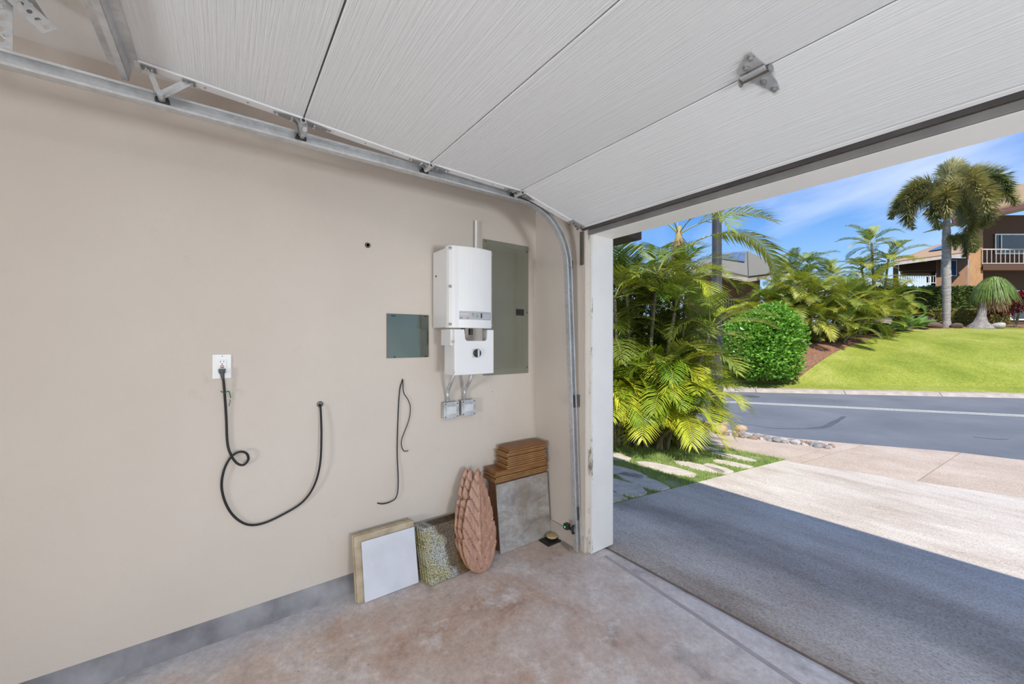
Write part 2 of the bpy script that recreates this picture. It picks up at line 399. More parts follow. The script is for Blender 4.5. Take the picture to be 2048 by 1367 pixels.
M['sponge'] = mat('yellowish_sponge', (.48, .36, .18), rough=.9, scale=30, bump=.3)
M['line'] = mat('faded_road_paint', (.62, .60, .50), (.40, .39, .34), rough=.8, scale=12, detail=7, lo=.3, hi=.5)
M['skid'] = mat('tyre_mark', (.075, .078, .085), (.10, .105, .115), rough=.8, scale=9)
M['curb_stone'] = mat('concrete_kerb', (.44, .38, .325), (.32, .27, .23), rough=.85, scale=3, detail=6, bump=.2)
M['lawn'] = m_lawn('mown_hill_grass', (.175, .225, .027), (.27, .305, .046), (.38, .385, .10), .8)
M['lawn_near'] = m_lawn('garden_soil_grass', (.22, .26, .10), (.30, .36, .14), (.42, .42, .24), 3)
M['soil'] = mat('red_mulch', (.30, .15, .085), (.16, .075, .045), rough=.95, scale=9, detail=8, bump=.6, bscale=20, bdist=.04)
M['stone'] = mat('pale_stepping_stone', (.62, .55, .47), (.48, .41, .35), rough=.85, scale=12, detail=7, bump=.3)
ROCK = [mat('grey_river_rock', (.30, .29, .285), (.17, .165, .17), rough=.7, scale=9, detail=6, bump=.3),
        mat('pale_river_rock', (.50, .46, .42), (.33, .30, .28), rough=.7, scale=9, detail=6, bump=.3),
        mat('brown_river_rock', (.33, .22, .165), (.19, .12, .095), rough=.7, scale=9, detail=6, bump=.3)]
M['tan_rock'] = mat('tan_cut_stone', (.55, .39, .27), (.40, .27, .18), rough=.85, scale=8, detail=7, bump=.4)
M['lava'] = mat('dark_lava_rock', (.16, .10, .085), (.09, .06, .05), rough=.9, scale=8, detail=7, bump=.5)
M['post'] = mat('dark_bronze_lamp_post', (.085, .082, .085), (.065, .062, .065), rough=.38, scale=4, metal=.3)
M['eave'] = m_wood('dark_brown_eave_wood', (.07, .042, .032), (.035, .022, .018), 'x', 1, .7)
M['stucco_out'] = mat('exterior_stucco', (.52, .44, .37), rough=.85, scale=3, bump=.3)
M['shingle'] = mat('brown_roof_shingle', (.30, .22, .17), (.18, .13, .10), rough=.9, scale=14, detail=6, bump=.4)
G = dict(
    areca_y=leafmat('areca_yellow_green_leaf', (.60, .60, .045), (.15, .30, .022), .26),
    areca_d=leafmat('areca_green_leaf', (.12, .20, .028), (.32, .35, .06), .25),
    areca_far=leafmat('far_palm_leaf', (.52, .52, .075), (.11, .20, .032), .25),
    foxtail=leafmat('foxtail_palm_leaf', (.09, .14, .04), (.42, .38, .17), .2),
    bush=leafmat('glossy_bush_leaf', (.20, .42, .05), (.22, .44, .055), .2, .25),
    hedge=leafmat('hedge_leaf', (.12, .18, .05), (.17, .21, .06), .2),
    clipped=leafmat('clipped_hedge_leaf', (.30, .27, .085), (.28, .29, .08), .2),
    banana=leafmat('broad_pale_leaf', (.24, .38, .13), (.17, .31, .085), .28),
    ti=leafmat('red_ti_leaf', (.30, .014, .035), (.17, .012, .028), .25),
    pony=leafmat('ponytail_leaf', (.22, .33, .07), (.27, .37, .10), .25),
    straw=leafmat('dry_straw_leaf', (.50, .36, .18), (.42, .28, .14), .2),
    grass=leafmat('grass_blade', (.27, .40, .11), (.33, .45, .13), .3))
M['rachis'] = mat('yellow_green_rachis', (.38, .36, .07), (.28, .30, .06), rough=.5, scale=5)
M['cane'] = mat('ringed_palm_cane', (.26, .23, .13), (.15, .125, .08), rough=.7, scale=4, stretch=(1, 1, 6), bump=.4)
M['crownshaft'] = mat('pale_crownshaft', (.52, .42, .19), (.36, .29, .12), rough=.55, scale=4)
M['fibre'] = mat('orange_brown_palm_fibre', (.36, .17, .06), (.22, .10, .035), rough=.9, scale=12)
M['trunk'] = mat('grey_ringed_palm_trunk', (.40, .37, .345), (.24, .215, .20), rough=.8, scale=3.5, detail=5, stretch=(1, 1, 5), bump=.5, bscale=8, bdist=.03)
M['ponytrunk'] = mat('grey_fissured_trunk', (.30, .27, .25), (.17, .15, .14), rough=.85, scale=6, bump=.5)
M['h_tan'] = mat('tan_house_wall', (.36, .205, .12), (.31, .175, .10), rough=.85, scale=2, bump=.1)
M['h_dark'] = m_wood('dark_brown_house_siding', (.13, .065, .042), (.08, .04, .026), 'x', .6, .8)
M['h_col'] = mat('orange_tan_column', (.47, .26, .12), (.40, .21, .095), rough=.8, scale=3)
M['h_roof'] = mat('tan_shingle_roof', (.40, .265, .16), (.29, .19, .115), rough=.9, scale=20, detail=6, stretch=(1, 1, 3), bump=.4)
M['h_roof_grey'] = mat('grey_shingle_roof', (.23, .215, .175), (.14, .13, .11), rough=.9, scale=24, detail=6, stretch=(1, 1, 4), bump=.5)
M['h_fascia'] = mat('pale_fascia', (.56, .53, .50), rough=.7, scale=3)
M['h_fascia_red'] = mat('maroon_fascia', (.15, .06, .05), rough=.7, scale=3)
M['h_white'] = mat('white_window_frame', (.78, .78, .78), rough=.5, scale=3)
M['rail'] = mat('pale_wood_rail', (.56, .47, .40), (.46, .38, .32), rough=.7, scale=5)
M['pane'] = glass('dark_window_glass'); M['pane_blue'] = glass('blue_window_glass', (.06, .12, .26))
M['solar'] = glass('solar_panel_glass', (.10, .115, .15))

# ================================================================== THE GARAGE
XR, YB, ZC, YF = 5.95, -4.2, 2.555, 1.917
OX0, OX1, HZ, YO = .54, 5.40, 2.097, 2.156
def struct(name, mb, m, parent=None, **k): return mb.build(name, m, parent, kind='structure' if parent is None else None, **k)
struct('floor', MB().prism([(YB - .15, 0), (2.062, 0), (2.095, -.010), (2.095, -.15), (YB - .15, -.15)], (-.15, 0, 0), (0, 1, 0), (0, 0, 1), (1, 0, 0), XR + .3), M['floor'])
struct('expansion_joint', MB().box(.40, XR, 2.0955, 2.110, -.16, -.007), M['joint'])
struct('wall_left', MB().box(-.14, 0, YB - .14, YF + .2, .096, ZC), M['wall'])
# concrete stem under the drywall, battered outwards at the foot
struct('baseboard_left', MB().prism([(-.14, 0), (.030, 0), (.012, .05), (-.004, .0955), (-.14, .0955)], (0, YB, 0), (1, 0, 0), (0, 0, 1), (0, 1, 0), YF - YB), M['stem_wall'])
struct('wall_front', MB().box(0, OX0 - .03, YF, YO - .02, .108, ZC), M['wall'])
struct('baseboard_front', MB().box(0, .4425, YF - .014, YF + .1, 0, .1075).box(.4425, OX0 - .035, YF, YF + .1, 0, .1075), M['curb_paint'], bevel=.004)
struct('wall_front_right', MB().box(OX1 + .03, XR, YF, YO - .02, 0, ZC), M['wall'])
struct('wall_header', MB().box(OX0 - .03, OX1 + .03, YF + .035, YO - .02, HZ + .033, ZC), M['wall'])
struct('wall_back', MB().box(0, XR, YB - .14, YB, 0, ZC), M['wall'])
struct('wall_right', MB().box(XR, XR + .14, YB - .14, YF + .2, 0, ZC), M['wall'])
struct('ceiling', MB().box(-.14, XR + .14, YB - .14, YO - .02, ZC, ZC + .12), M['ceil'])
# white jamb lining, its weathered inner edge, header lining and grey stop
struct('trim_1', MB().box(OX0 - .022, OX0, 1.957, YO, .004, HZ), M['white_trim'], bevel=.002)
struct('trim_2', MB().box(OX0 - .034, OX0 + .0, 1.944, 1.9568, .002, HZ - .001), M['old_trim'], bevel=.002)
struct('trim_3', MB().box(OX0 - .03, OX1 + .03, 1.957, YO, HZ, HZ + .032), M['header_trim_lit'], bevel=.002)
struct('trim_4', MB().box(OX0 - .03, OX1 + .03, 1.940, 1.9565, HZ + .0005, HZ + .030), M['grey_trim'], bevel=.002)
struct('trim_5', MB().box(OX1, OX1 + .03, 1.944, YO, .004, HZ), M['white_trim'], bevel=.002)
# exterior face, roof overhang
struct('wall_outside', MB().box(-3.2, OX0 - .0225, YO - .0195, YO + .03, -.1, 2.7).box(OX0 - .0225, OX1 + .0, YO - .0195, YO + .03, HZ + .033, 2.7).box(OX1 + .031, XR + 3, YO - .0195, YO + .03, -.1, 2.7), M['stucco_out'])
ye, ze = 2.70, 2.66
struct('roof', MB().prism([(YO + .03, ze + .02), (ye, ze), (ye, ze + .17), (YB - .5, ze + 1.9), (YB - .5, ze + 1.7), (YO - .2, ze + .2)], (-5.5, 0, 0), (0, 1, 0), (0, 0, 1), (1, 0, 0), 15), M['shingle'])
struct('roof_fascia', MB().box(-5.5, 9.5, ye + .001, ye + .03, ze - .02, ze + .19), M['eave'])
struct('eave_beam', MB().box(-3.0, .385, 2.45, 2.695, 2.205, 2.30).box(.20, .30, 2.19, 2.60, 2.30, 2.68), M['eave'], bevel=.006)

FILL_TINT = (.88, .945, 1.0)  # tint shared by the added fill lights
# added fill lights: unseen battens under the ceiling that brighten the garage
def add_fill_batten(x, y, power, lab):
    t = thing('fill_batten', (x, y, ZC - .10), lab, 'fill lamp', 'added fill battens at the back of the garage')
    MB().prism([(-.09, .0), (-.05, .07), (.05, .07), (.09, .0), (.085, -.004), (-.085, -.004)], (x - .65, y, ZC - .075), (0, 1, 0), (0, 0, 1), (1, 0, 0), 1.3).build('housing', M['h_white'], t)
    for s in (-.045, .045): MB().cyl((x - .62, y + s, ZC - .10), (1, 0, 0), .014, 1.24, 10).build('tube', M['tube'], t, smooth=True)
    l = bpy.data.lights.new('batten_fill_light', 'AREA'); l.shape = 'RECTANGLE'; l.size = 1.3; l.size_y = .35; l.energy = power; l.color = FILL_TINT
    o = bpy.data.objects.new('batten_fill_light', l); COL.objects.link(o); o.parent = t; o.location = (0, 0, -.035)
t = NT('fill_tube_glow'); t.base((.9, .9, .9)); t.p.inputs['Emission Color'].default_value = (1, .965, .92, 1); t.p.inputs['Emission Strength'].default_value = 10; M['tube'] = t.set(.4)  # tube glow of the added battens, lifts the ceiling
add_fill_batten(3.5, -1.0, 42, 'added fluorescent fill batten on the garage ceiling nearer the left wall')
add_fill_batten(5.1, -1.0, 46, 'added fluorescent fill batten on the garage ceiling nearer the right wall')
# unseen lamp on a stand, added as fill for walls and door underside
def fill_lamp(x, y, h, target, power, lab, spread=170):
    t = thing('fill_lamp', (x, y, 0), lab, 'work lamp')
    for a in (0, 2.1, 4.2): MB().tube([(x, y, .45), (x + .42 * math.cos(a), y + .42 * math.sin(a), .012)], .011, 8).build('leg', M['black'], t)
    MB().tube([(x, y, .40), (x, y, h - .05)], .014, 10).build('pole', M['black'], t)
    d = (Vector(target) - Vector((x, y, h))).normalized(); sd = d.cross(Vector((0, 0, 1))).normalized(); up = sd.cross(d)
    MB().obox(Vector((x, y, h)) - d * .06, (d, sd, up), (.04, .45, .35)).build('lamp_head', M['black'], t, bevel=.01)
    l = bpy.data.lights.new('stand_fill_light', 'AREA'); l.shape = 'RECTANGLE'; l.size = .86; l.size_y = .66; l.energy = power; l.color = FILL_TINT; l.spread = math.radians(spread)
    o = bpy.data.objects.new('stand_fill_light', l); COL.objects.link(o); o.parent = t
    o.location = Vector((0, 0, h)); o.rotation_euler = d.to_track_quat('-Z', 'Y').to_euler()
fill_lamp(5.40, .95, 1.0, (0.0, 1.15, 1.95), 31, 'added black fill lamp on a tripod stand by the right garage wall', 110)
fill_lamp(3.0, -3.85, .95, (1.7, 1.9, 2.25), 29, 'added black fill lamp on a tripod stand at the back garage wall', 80)

# ------------------------------------------------------------------ sectional door
P = [(-.31, 2.330), (.26, 2.297), (.811, 2.262), (1.365, 2.2535), (1.855, 2.135)]
X0, X1, XS = .500, 5.43, .546
door = thing('garage_door', (3.0, .8, 2.2), 'white embossed steel sectional garage door rolled up overhead', 'garage door')
for i in range(4):
    (y0, z0), (y1, z1) = P[i], P[i + 1]
    d = Vector((0, y1 - y0, z1 - z0)); L = d.length; d.normalize(); n = Vector((1, 0, 0)).cross(d)
    if n.z < 0: n = -n
    a, b = (.0025 if i else 0), L - .0025
    sec = MB().prism([(a, 0), (b, 0), (b, .045), (a, .045)], (XS, y0, z0), d, n, (1, 0, 0), X1 - XS).build('door_section', M['door'], door, bevel=.003)
    MB().prism([(a, -.0055), (b, -.0055), (b, .046), (a, .046)], (X0, y0, z0), d, n, (1, 0, 0), XS - X0 - .003).build('end_stile', M['stile'], sec, bevel=.0015)
    for u in (.28, .42):
        MB().cyl(Vector((X0 + .022, y0, z0)) + d * u * L * 1.6 - n * .0068, n, .0035, .004, 8).build('rivet', M['dull'], sec)
d4 = Vector((0, P[4][0] - P[3][0], P[4][1] - P[3][1])).normalized(); n4 = Vector((1, 0, 0)).cross(d4); n4 = n4 if n4.z > 0 else -n4
o4 = Vector((X0, P[4][0], P[4][1]))
MB().prism([(0.0015, -.002), (.024, -.002), (.030, .012), (.030, .045), (.0015, .045)], o4, d4, n4, (1, 0, 0), X1 - X0).build('bottom_retainer', M['stile'], door, bevel=.002)
MB().prism([(.0305, .002), (.050, -.004), (.066, .012), (.060, .042), (.0305, .042)], o4, d4, n4, (1, 0, 0), X1 - X0).build('bottom_seal', M['seal'], door)
# hat-profile strut along the top edge of the door
yy, zz = -.270, 2.3225
st_ = MB(); hat = [(-.040, 0), (-.016, 0), (-.009, -.042), (.009, -.042), (.016, -.002), (.040, -.002)]
for (a0, b0), (a1, b1) in zip(hat, hat[1:]): st_.prism([(a0, b0), (a1, b1), (a1 + .0012, b1 + .0022), (a0 + .0012, b0 + .0022)], (.47, yy, zz), (0, 1, 0), (0, 0, 1), (1, 0, 0), 4.9)
st_.build('strut', M['galv'], door)
# roller hinges at the three seams on the left edge
ZR = 2.247
def roller_hinge(y, z, dl, dr):
    hx = .520
    MB().prism([(-.105, .010), (-.100, -.006), (-.045, -.020), (-.012, -.020), (-.012, .020), (-.050, .020)], (hx, y, z), dl, (1, 0, 0), (0, 0, -1), .003).build('hinge_leaf', M['dull'], door)
    leaf = MB().prism([(.105, .010), (.100, -.006), (.045, -.020), (.012, -.020), (.012, .020), (.050, .020)], (hx, y, z), dr, (1, 0, 0), (0, 0, -1), .003).build('hinge_leaf', M['dull'], door)
    h = MB()
    dz_ = z - ZR
    for xx in (hx - .016, hx + .010):                # two narrow cheeks carrying the sleeves
        h.prism([(-.034, -.001), (.014, -.001), (.015, -.012), (.013, -dz_ - .008), (.0, -dz_ - .0135), (-.013, -dz_ - .008), (-.020, -.016)], (xx, y, z), (0, 1, 0), (0, 0, 1), (1, 0, 0), .003)
    h.build('hinge_bracket', M['dull'], door)
    b1 = MB().cyl((.490, y - .004, z - .012), (1, 0, 0), .0105, .066, 16).build('hinge_barrel', M['galv'], door, smooth=True)
    MB().cyl((.5562, y - .004, z - .012), (1, 0, 0), .0065, .0006, 14).build('bore', M['black'], b1)
    b2 = MB().cyl((.484, y + .002, ZR), (1, 0, 0), .0095, .070, 16).build('roller_sleeve', M['galv'], door, smooth=True)
    MB().cyl((.5542, y + .002, ZR), (1, 0, 0), .0060, .0040, 14).build('stem_end', M['bolt'], b2)
    MB().cyl((.452, y + .001, ZR), (1, 0, 0), .0055, .10, 12).build('roller_stem', M['bolt'], door, smooth=True)
    MB().tube([(.4505, y + .001, ZR), (.4525, y + .001, ZR), (.467, y + .001, ZR), (.469, y + .001, ZR)], [.017, .0205, .0205, .016], 18).build('roller', M['nylon'], door, smooth=True)
    for u, dd, w in ((-.092, dl, .002), (-.04, dl, -.008), (-.04, dl, .010), (.092, dr, .002), (.04, dr, -.008), (.04, dr, .010)):
        MB().cyl(Vector((hx + w, y, z - .003)) + Vector(dd) * u, (0, 0, -1), .005, .005, 6).build('bolt', M['bolt'], door)
def dirv(i):
    v = Vector((0, P[i + 1][0] - P[i][0], P[i + 1][1] - P[i][1])); return v.normalized()
roller_hinge(P[1][0], P[1][1] - .006, dirv(0), dirv(1))
roller_hinge(P[2][0], P[2][1] - .006, dirv(1), dirv(2))
roller_hinge(P[3][0], P[3][1] - .006, dirv(2), dirv(3))
# top bracket: strap, brace, sleeve and roller
ty = -.176
tb = MB().obox((.522, -.205, 2.3165), ((1, 0, 0), (0, 1, 0), (0, 0, 1)), (.016, .020, .0015)).build('bracket_plate', M['dull'], door)
MB().obox((.522, -.100, 2.3105), ((1, 0, 0), (0, 1, 0), (0, 0, 1)), (.016, .018, .0015)).build('bracket_plate', M['dull'], door)
MB().bar((.520, -.205, 2.320), (.494, ty - .004, 2.248), .004, .016, (0, 1, 0)).build('bracket_strap', M['dull'], door)
MB().bar((.520, -.100, 2.314), (.498, ty + .004, 2.254), .024, .004, (1, 0, 0)).build('bracket_strap', M['galv'], door)
MB().cyl((.474, ty, ZR), (1, 0, 0), .010, .05, 14).build('roller_sleeve', M['galv'], door, smooth=True)
MB().tube([(.4505, ty, ZR), (.4525, ty, ZR), (.467, ty, ZR), (.469, ty, ZR)], [.017, .0205, .0205, .016], 18).build('roller', M['nylon'], door, smooth=True)
for yb in (-.213, -.198, -.108, -.092): MB().cyl((.522, yb, 2.316 if yb < -.15 else 2.310), (0, 0, -1), .005, .007, 6).build('bolt', M['bolt'], door)
# bottom corner bracket and roller
cb = Vector((.5, P[4][0], P[4][1])) - d4 * .10
MB().prism([(0, 0), (.11, 0), (.115, -.012), (.0, -.012)], cb - n4 * .007, d4, (-n4), (1, 0, 0), .060).build('bottom_bracket', M['galv'], door, bevel=.001)
for u, xx in ((.02, .012), (.02, .045), (.055, .03), (.09, .012), (.09, .045)):
    MB().cyl(cb + d4 * u + Vector((xx, 0, 0)) - n4 * .012, -n4, .006, .010, 8).build('bolt', M['dark_steel'], door)
# middle hinge on the lowest seam
hx, hy, hz = 1.762, P[3][0], P[3][1]
du, dn = -dirv(2), dirv(3)
nu = Vector((0, 0, -1)); nd = -n4
hA = MB().prism([(-.036, .010), (.036, .010), (.034, .050), (-.020, .108), (-.034, .108)], (hx, hy, hz - .001), (-1, 0, 0), du, nu, .003).build('hinge_leaf', M['galv'], door, bevel=.0008, seg=1)
MB().prism([(-.036, .004), (.036, .004), (.036, .030), (-.036, .030)], Vector((hx, hy, hz)) + nu * .004, (-1, 0, 0), du * .9 + nu * .1, nu, .010).build('hinge_step', M['galv'], door, bevel=.002)
hB = MB().prism([(-.030, .010), (.034, .010), (.036, .075), (.030, .112), (.012, .112)], Vector((hx, hy, hz)) + nd * .001, (1, 0, 0), dn, nd, .003).build('hinge_leaf', M['galv'], door, bevel=.0008, seg=1)
MB().cyl((hx - .046, hy, hz - .011), (1, 0, 0), .0075, .092, 12).build('hinge_barrel', M['dark_steel'], door, smooth=True)
for s in (-.047, .042): MB().cyl((hx + s, hy, hz - .011), (1, 0, 0), .0135, .005, 14).build('hinge_ear', M['dull'], door)
for v, w, D, N in ((.090, .024, du, nu), (.055, -.004, du, nu), (.045, .006, dn, nd), (.095, .020, dn, nd)):
    c = Vector((hx + w, hy, hz)) + D * v + N * .004
    MB().tube([c, c + N * .004, c + N * .004, c + N * .012], [.0105, .0105, .0075, .007], 8).build('bolt', M['dull'], door)

# ------------------------------------------------------------------ door track
track = thing('door_track', (.46, 1.885, 0), 'galvanised steel roller track running overhead and down beside the door jamb', 'door track')
PROF = [(.445, 0), (.479, 0), (.479, .009), (.4765, .009), (.4765, .0028), (.4478, .0028), (.4478, .0472), (.469, .0472), (.469, .042), (.4715, .042), (.4715, .05), (.445, .05)]
R = .36; yc, zc = 1.425, 2.222 - R
MB().sweep(PROF, [((-1.1, 2.222), (0, 1)), ((yc, 2.222), (0, 1))]).build('horizontal_track', M['galv'], track)
arc = []
for k in range(13):
    a = PI / 2 - k / 12 * math.radians(87); arc.append(((yc + R * math.cos(a), zc + R * math.sin(a)), (math.cos(a), math.sin(a))))
MB().sweep(PROF, arc).build('curved_track', M['galv'], track)
(ya, za), (na, nb) = arc[-1]
yb_ = 1.872
dv = Vector((yb_ - ya, .012 - za)).normalized(); nv = (-dv.y, dv.x)
MB().sweep(PROF, [((ya, za - .002), nv), ((yb_, .012), nv)]).build('vertical_track', M['galv'], track)
MB().box(.470, .500, 1.905, 1.916, 1.90, 2.12).build('flag_bracket', M['dark_steel'], track, bevel=.002)
MB().box(.436, .4445, 1.80, 1.87, 1.87, 1.93).build('splice_plate', M['dark_steel'], track, bevel=.002)
for z in (.25, 1.0): MB().box(.4455, .462, 1.895 - z * .03, 1.9165, z - .04, z + .04).build('jamb_bracket', M['dark_steel'], track)
for y, z in ((1.815, 1.885), (1.85, 1.915)): MB().cyl((.4355, y, z), (-1, 0, 0), .006, .006, 8).build('bolt', M['bolt'], track)
# perforated hanger between ceiling and track
hg = thing('track_hanger', (.46, -.54, 2.27), 'perforated galvanised angle iron hanging the track from the ceiling', 'bracket')
MB().perforated((.443, -.545, 2.262), (0, 0, 1), (0, 1, 0), (1, 0, 0), .291, .046, .030, .0075).build('upright_flange', M['galv'], hg)
MB().perforated((.4225, -.567, 2.262), (0, 0, 1), (1, 0, 0), (0, -1, 0), .291, .041, .030, .0075).build('side_flange', M['galv'], hg)
bd = Vector((.055, .14, -.15)); bd.normalize()
MB().perforated((.462, -.560, 2.485), bd, Vector((0, .73, .68)), (1, 0, -.2), .20, .042, .027, .0075).build('brace', M['galv'], hg)
MB().perforated((.445, -.535, 2.53), Vector((.02, .10, -.18)), Vector((0, .85, .5)), (1, 0, 0), .15, .036, .027, .007).build('brace', M['dull'], hg)
for z in (2.29, 2.335, 2.42): MB().cyl((.4455, -.545, z - .012), (1, 0, 0), .007, .008, 6).build('bolt', M['bolt'], hg)

# photo-eye
se = thing('door_sensor', (.42, 1.84, .14), 'small black photo-eye with a green light clipped to the vertical track', 'sensor')
MB().box(.395, .432, 1.825, 1.862, .148, .186).build('sensor_body', M['black'], se, bevel=.006)
MB().cyl((.414, 1.8245, .167), (0, -1, 0), .013, .006, 14).build('lens', M['plate'], se, smooth=True)
t = NT('green_led'); t.base((.02, .5, .1)); t.p.inputs['Emission Color'].default_value = (.05, 1, .2, 1); t.p.inputs['Emission Strength'].default_value = 1.2
MB().cyl((.421, 1.8185, .172), (0, -1, 0), .004, .003, 8).build('indicator', t.set(.3), se)
MB().box(.430, .470, 1.838, 1.846, .156, .178).box(.466, .472, 1.832, 1.852, .140, .195).build('clip', M['black'], se, bevel=.002)
for zj in (.140, .186): MB().box(.4725, .482, 1.835, 1.848, zj, zj + .010).build('clip_jaw', M['black'], se)
MB().tube(smooth_path([(.5, 1.912, 1.9), (.502, 1.912, 1.5), (.498, 1.911, 1.30), (.508, 1.911, 1.1), (.503, 1.911, .7), (.505, 1.911, .25)]), .0018, 6).build('sensor_wire', M['curb_paint'], thing('sensor_cable', (.5, 1.911, .25), 'thin painted wire stapled down beside the vertical track', 'wire'))

# ------------------------------------------------------------------ inverter
inv = thing('solar_inverter', (0, 1.21, 1.2), 'white wall-mounted solar inverter with curved cover and lower switch unit', 'inverter')
iz0, iz1 = 1.476, 1.960
MB().box(.012, .192, 1.066, 1.360, iz0 + .004, iz1 - .006).build('back_housing', M['inv'], inv, bevel=.004)
prof = [(.1935, 1.060), (.212, 1.060), (.232, 1.065), (.246, 1.078), (.252, 1.096), (.2545, 1.116)]
for k in range(9):
    a = k / 8; yv = 1.118 + a * .225; prof.append((.2560 + .018 * (1 - (2 * a - 1) ** 2), yv))
prof += [(.2540, 1.346), (.246, 1.356), (.232, 1.363), (.212, 1.366), (.1935, 1.366)]
cov = MB().prism(prof, (0, 0, iz0), (1, 0, 0), (0, 1, 0), (0, 0, 1), iz1 - iz0).build('front_cover', M['inv'], inv, bevel=.003)
def fx(y): a = (y - 1.118) / .225; return .2560 + .018 * (1 - (2 * a - 1) ** 2)
def facing(y0, y1, z0, z1, off, mtl, name, parent, n=10):
    m = MB(); pts = [(fx(y0 + (y1 - y0) * k / n) + off, y0 + (y1 - y0) * k / n) for k in range(n + 1)]
    m.prism(pts + [(x - .002, y) for x, y in pts[::-1]], (0, 0, z0), (1, 0, 0), (0, 1, 0), (0, 0, 1), z1 - z0); return m.build(name, mtl, parent)
facing(1.120, 1.342, 1.526, 1.576, .0006, M['strip'], 'label_strip', cov)
facing(1.198, 1.268, 1.538, 1.566, .0012, M['lcd'], 'display', cov)
facing(1.258, 1.268, 1.538, 1.566, .0018, M['black'], 'display_edge', cov)
text('lettering', 'solar', .017, M['ink'], cov, (fx(1.128) + .0020, 1.124, 1.531), (.10, 1, 0), (0, 0, 1))
text('lettering', 'edge', .017, M['red'], cov, (fx(1.166) + .0012, 1.162, 1.531), (.06, 1, 0), (0, 0, 1))
for z, y, w in ((1.556, 1.126, .05), (1.556, 1.276, .055), (1.545, 1.276, .055), (1.535, 1.276, .05)):
    facing(y, y + w, z, z + .003, .0010, M['pale_ink'], 'small_print', cov, 4)
for z in (1.497, 1.718, 1.942):
    MB().tube([(.238, 1.0725, z), (.2445, 1.066, z), (.2455, 1.065, z)], [.0085, .0085, .005], 12).build('screw', M['dull'], cov, smooth=True)
    MB().cyl((.240, 1.3605, z), (.7, .7, 0), .008, .006, 10).build('screw', M['dull'], cov)
MB().cyl((.06, 1.066, 1.80), (0, -1, 0), .006, .004, 8).build('key_hole', M['black'], inv)
# lower switch unit
lz0, lz1 = 1.197, 1.468
low = MB().prism([(1.088, lz0), (1.362, lz0), (1.362, lz1), (1.316, lz1), (1.314, 1.412), (1.302, 1.400), (1.172, 1.400), (1.160, 1.412), (1.155, lz1), (1.088, lz1)], (.243, 0, 0), (0, 1, 0), (0, 0, 1), (1, 0, 0), .017).build('switch_cover', M['inv'], inv, bevel=.004)
MB().prism([(.12, 1.092), (.2425, 1.088), (.2425, 1.100), (.12, 1.103)], (0, 0, lz0), (1, 0, 0), (0, 1, 0), (0, 0, 1), lz1 - lz0).build('side_wall', M['inv'], inv, bevel=.002)
MB().box(.14, .2425, 1.3525, 1.362, lz0, lz1).build('side_wall', M['inv_grey'], inv, bevel=.002)
MB().box(.14, .2425, 1.1035, 1.352, lz0, lz0 + .012).build('bottom_wall', M['inv'], inv)
MB().box(.11, .235, 1.074, 1.0915, 1.372, lz1).build('side_lip', M['inv'], inv, bevel=.002)
for y in (1.182, 1.236):
    c = MB().cyl((.19, y, 1.436), (0, 0, 1), .013, .0395, 14).build('cable_gland', M['black'], inv, smooth=True)
MB().tube(smooth_path([(.19, 1.178, 1.437), (.194, 1.176, 1.42), (.192, 1.182, 1.405)]), .002, 6).tube(smooth_path([(.19, 1.186, 1.437), (.195, 1.188, 1.42), (.193, 1.182, 1.405)]), .002, 6).build('gland_strap', M['black'], inv)
for z in (1.215, 1.395): MB().cyl((.250, 1.0875, z), (.7, -.7, 0), .0085, .006, 12).build('screw', M['dull'], low)
sw = MB().box(.2602, .2625, 1.205, 1.258, 1.298, 1.352).build('switch_plate', M['inv_grey'], low, bevel=.001)
MB().tube([(.2626, 1.236, 1.325), (.276, 1.236, 1.325), (.280, 1.236, 1.325)], [.0245, .0245, .021], 24).build('switch_dial', M['black'], low, smooth=True)
MB().box(.2802, .290, 1.231, 1.241, 1.303, 1.347).build('switch_handle', M['inv_grey'], low, bevel=.002)
# antenna pipe behind
MB().tube([(.03, 1.369, 1.965), (.03, 1.371, 2.208)], .0075, 12).build('antenna_pipe', M['outlet'], None, smooth=True, label='short white plastic pipe rising from behind the inverter top', cat='pipe')
# conduits and boxes
def conduit(pts, lab):
    pp = smooth_path(pts, 12); rr = [.0125 if k % 2 else .0098 for k in range(len(pp))]
    MB().tube(pp, rr, 12).build('flexible_conduit', M['galv'], None, smooth=True, label=lab, cat='conduit')
conduit([(.17, 1.130, 1.197), (.13, 1.135, 1.15), (.06, 1.148, 1.09), (.028, 1.160, 1.05), (.026, 1.162, 1.009)], 'left ribbed steel conduit from inverter down to a wall box')
conduit([(.17, 1.255, 1.197), (.14, 1.262, 1.15), (.07, 1.276, 1.10), (.028, 1.284, 1.06), (.026, 1.285, 1.009)], 'right ribbed steel conduit from inverter down to a wall box')
def jbox(y0, y1, z0, z1, lab):
    t = thing('junction_box', (0, (y0 + y1) / 2, z0), lab, 'junction box', 'steel boxes under the inverter')
    MB().box(0.001, .046, y0 + .003, y1 - .003, z0 + .003, z1 - .003).build('box_body', M['jbox'], t, bevel=.004)
    MB().box(.0465, .050, y0, y1, z0, z1).build('cover_plate', M['jbox'], t, bevel=.004)
    MB().box(.0502, .0512, y0 + .020, y1 - .020, z0 + .030, z1 - .030).build('paper_label', M['pale_ink'], t)
    for yy_, zz_ in ((y0 + .012, z1 - .012), (y1 - .012, z0 + .012), (y0 + .012, z0 + .012), (y1 - .012, z1 - .012)): MB().cyl((.0502, yy_, zz_), (1, 0, 0), .0045, .003, 8).build('screw', M['dark_steel'], t)
jbox(1.124, 1.231, .902, 1.008, 'square steel junction box under the left conduit')
jbox(1.250, 1.357, .906, 1.012, 'square steel junction box under the right conduit')

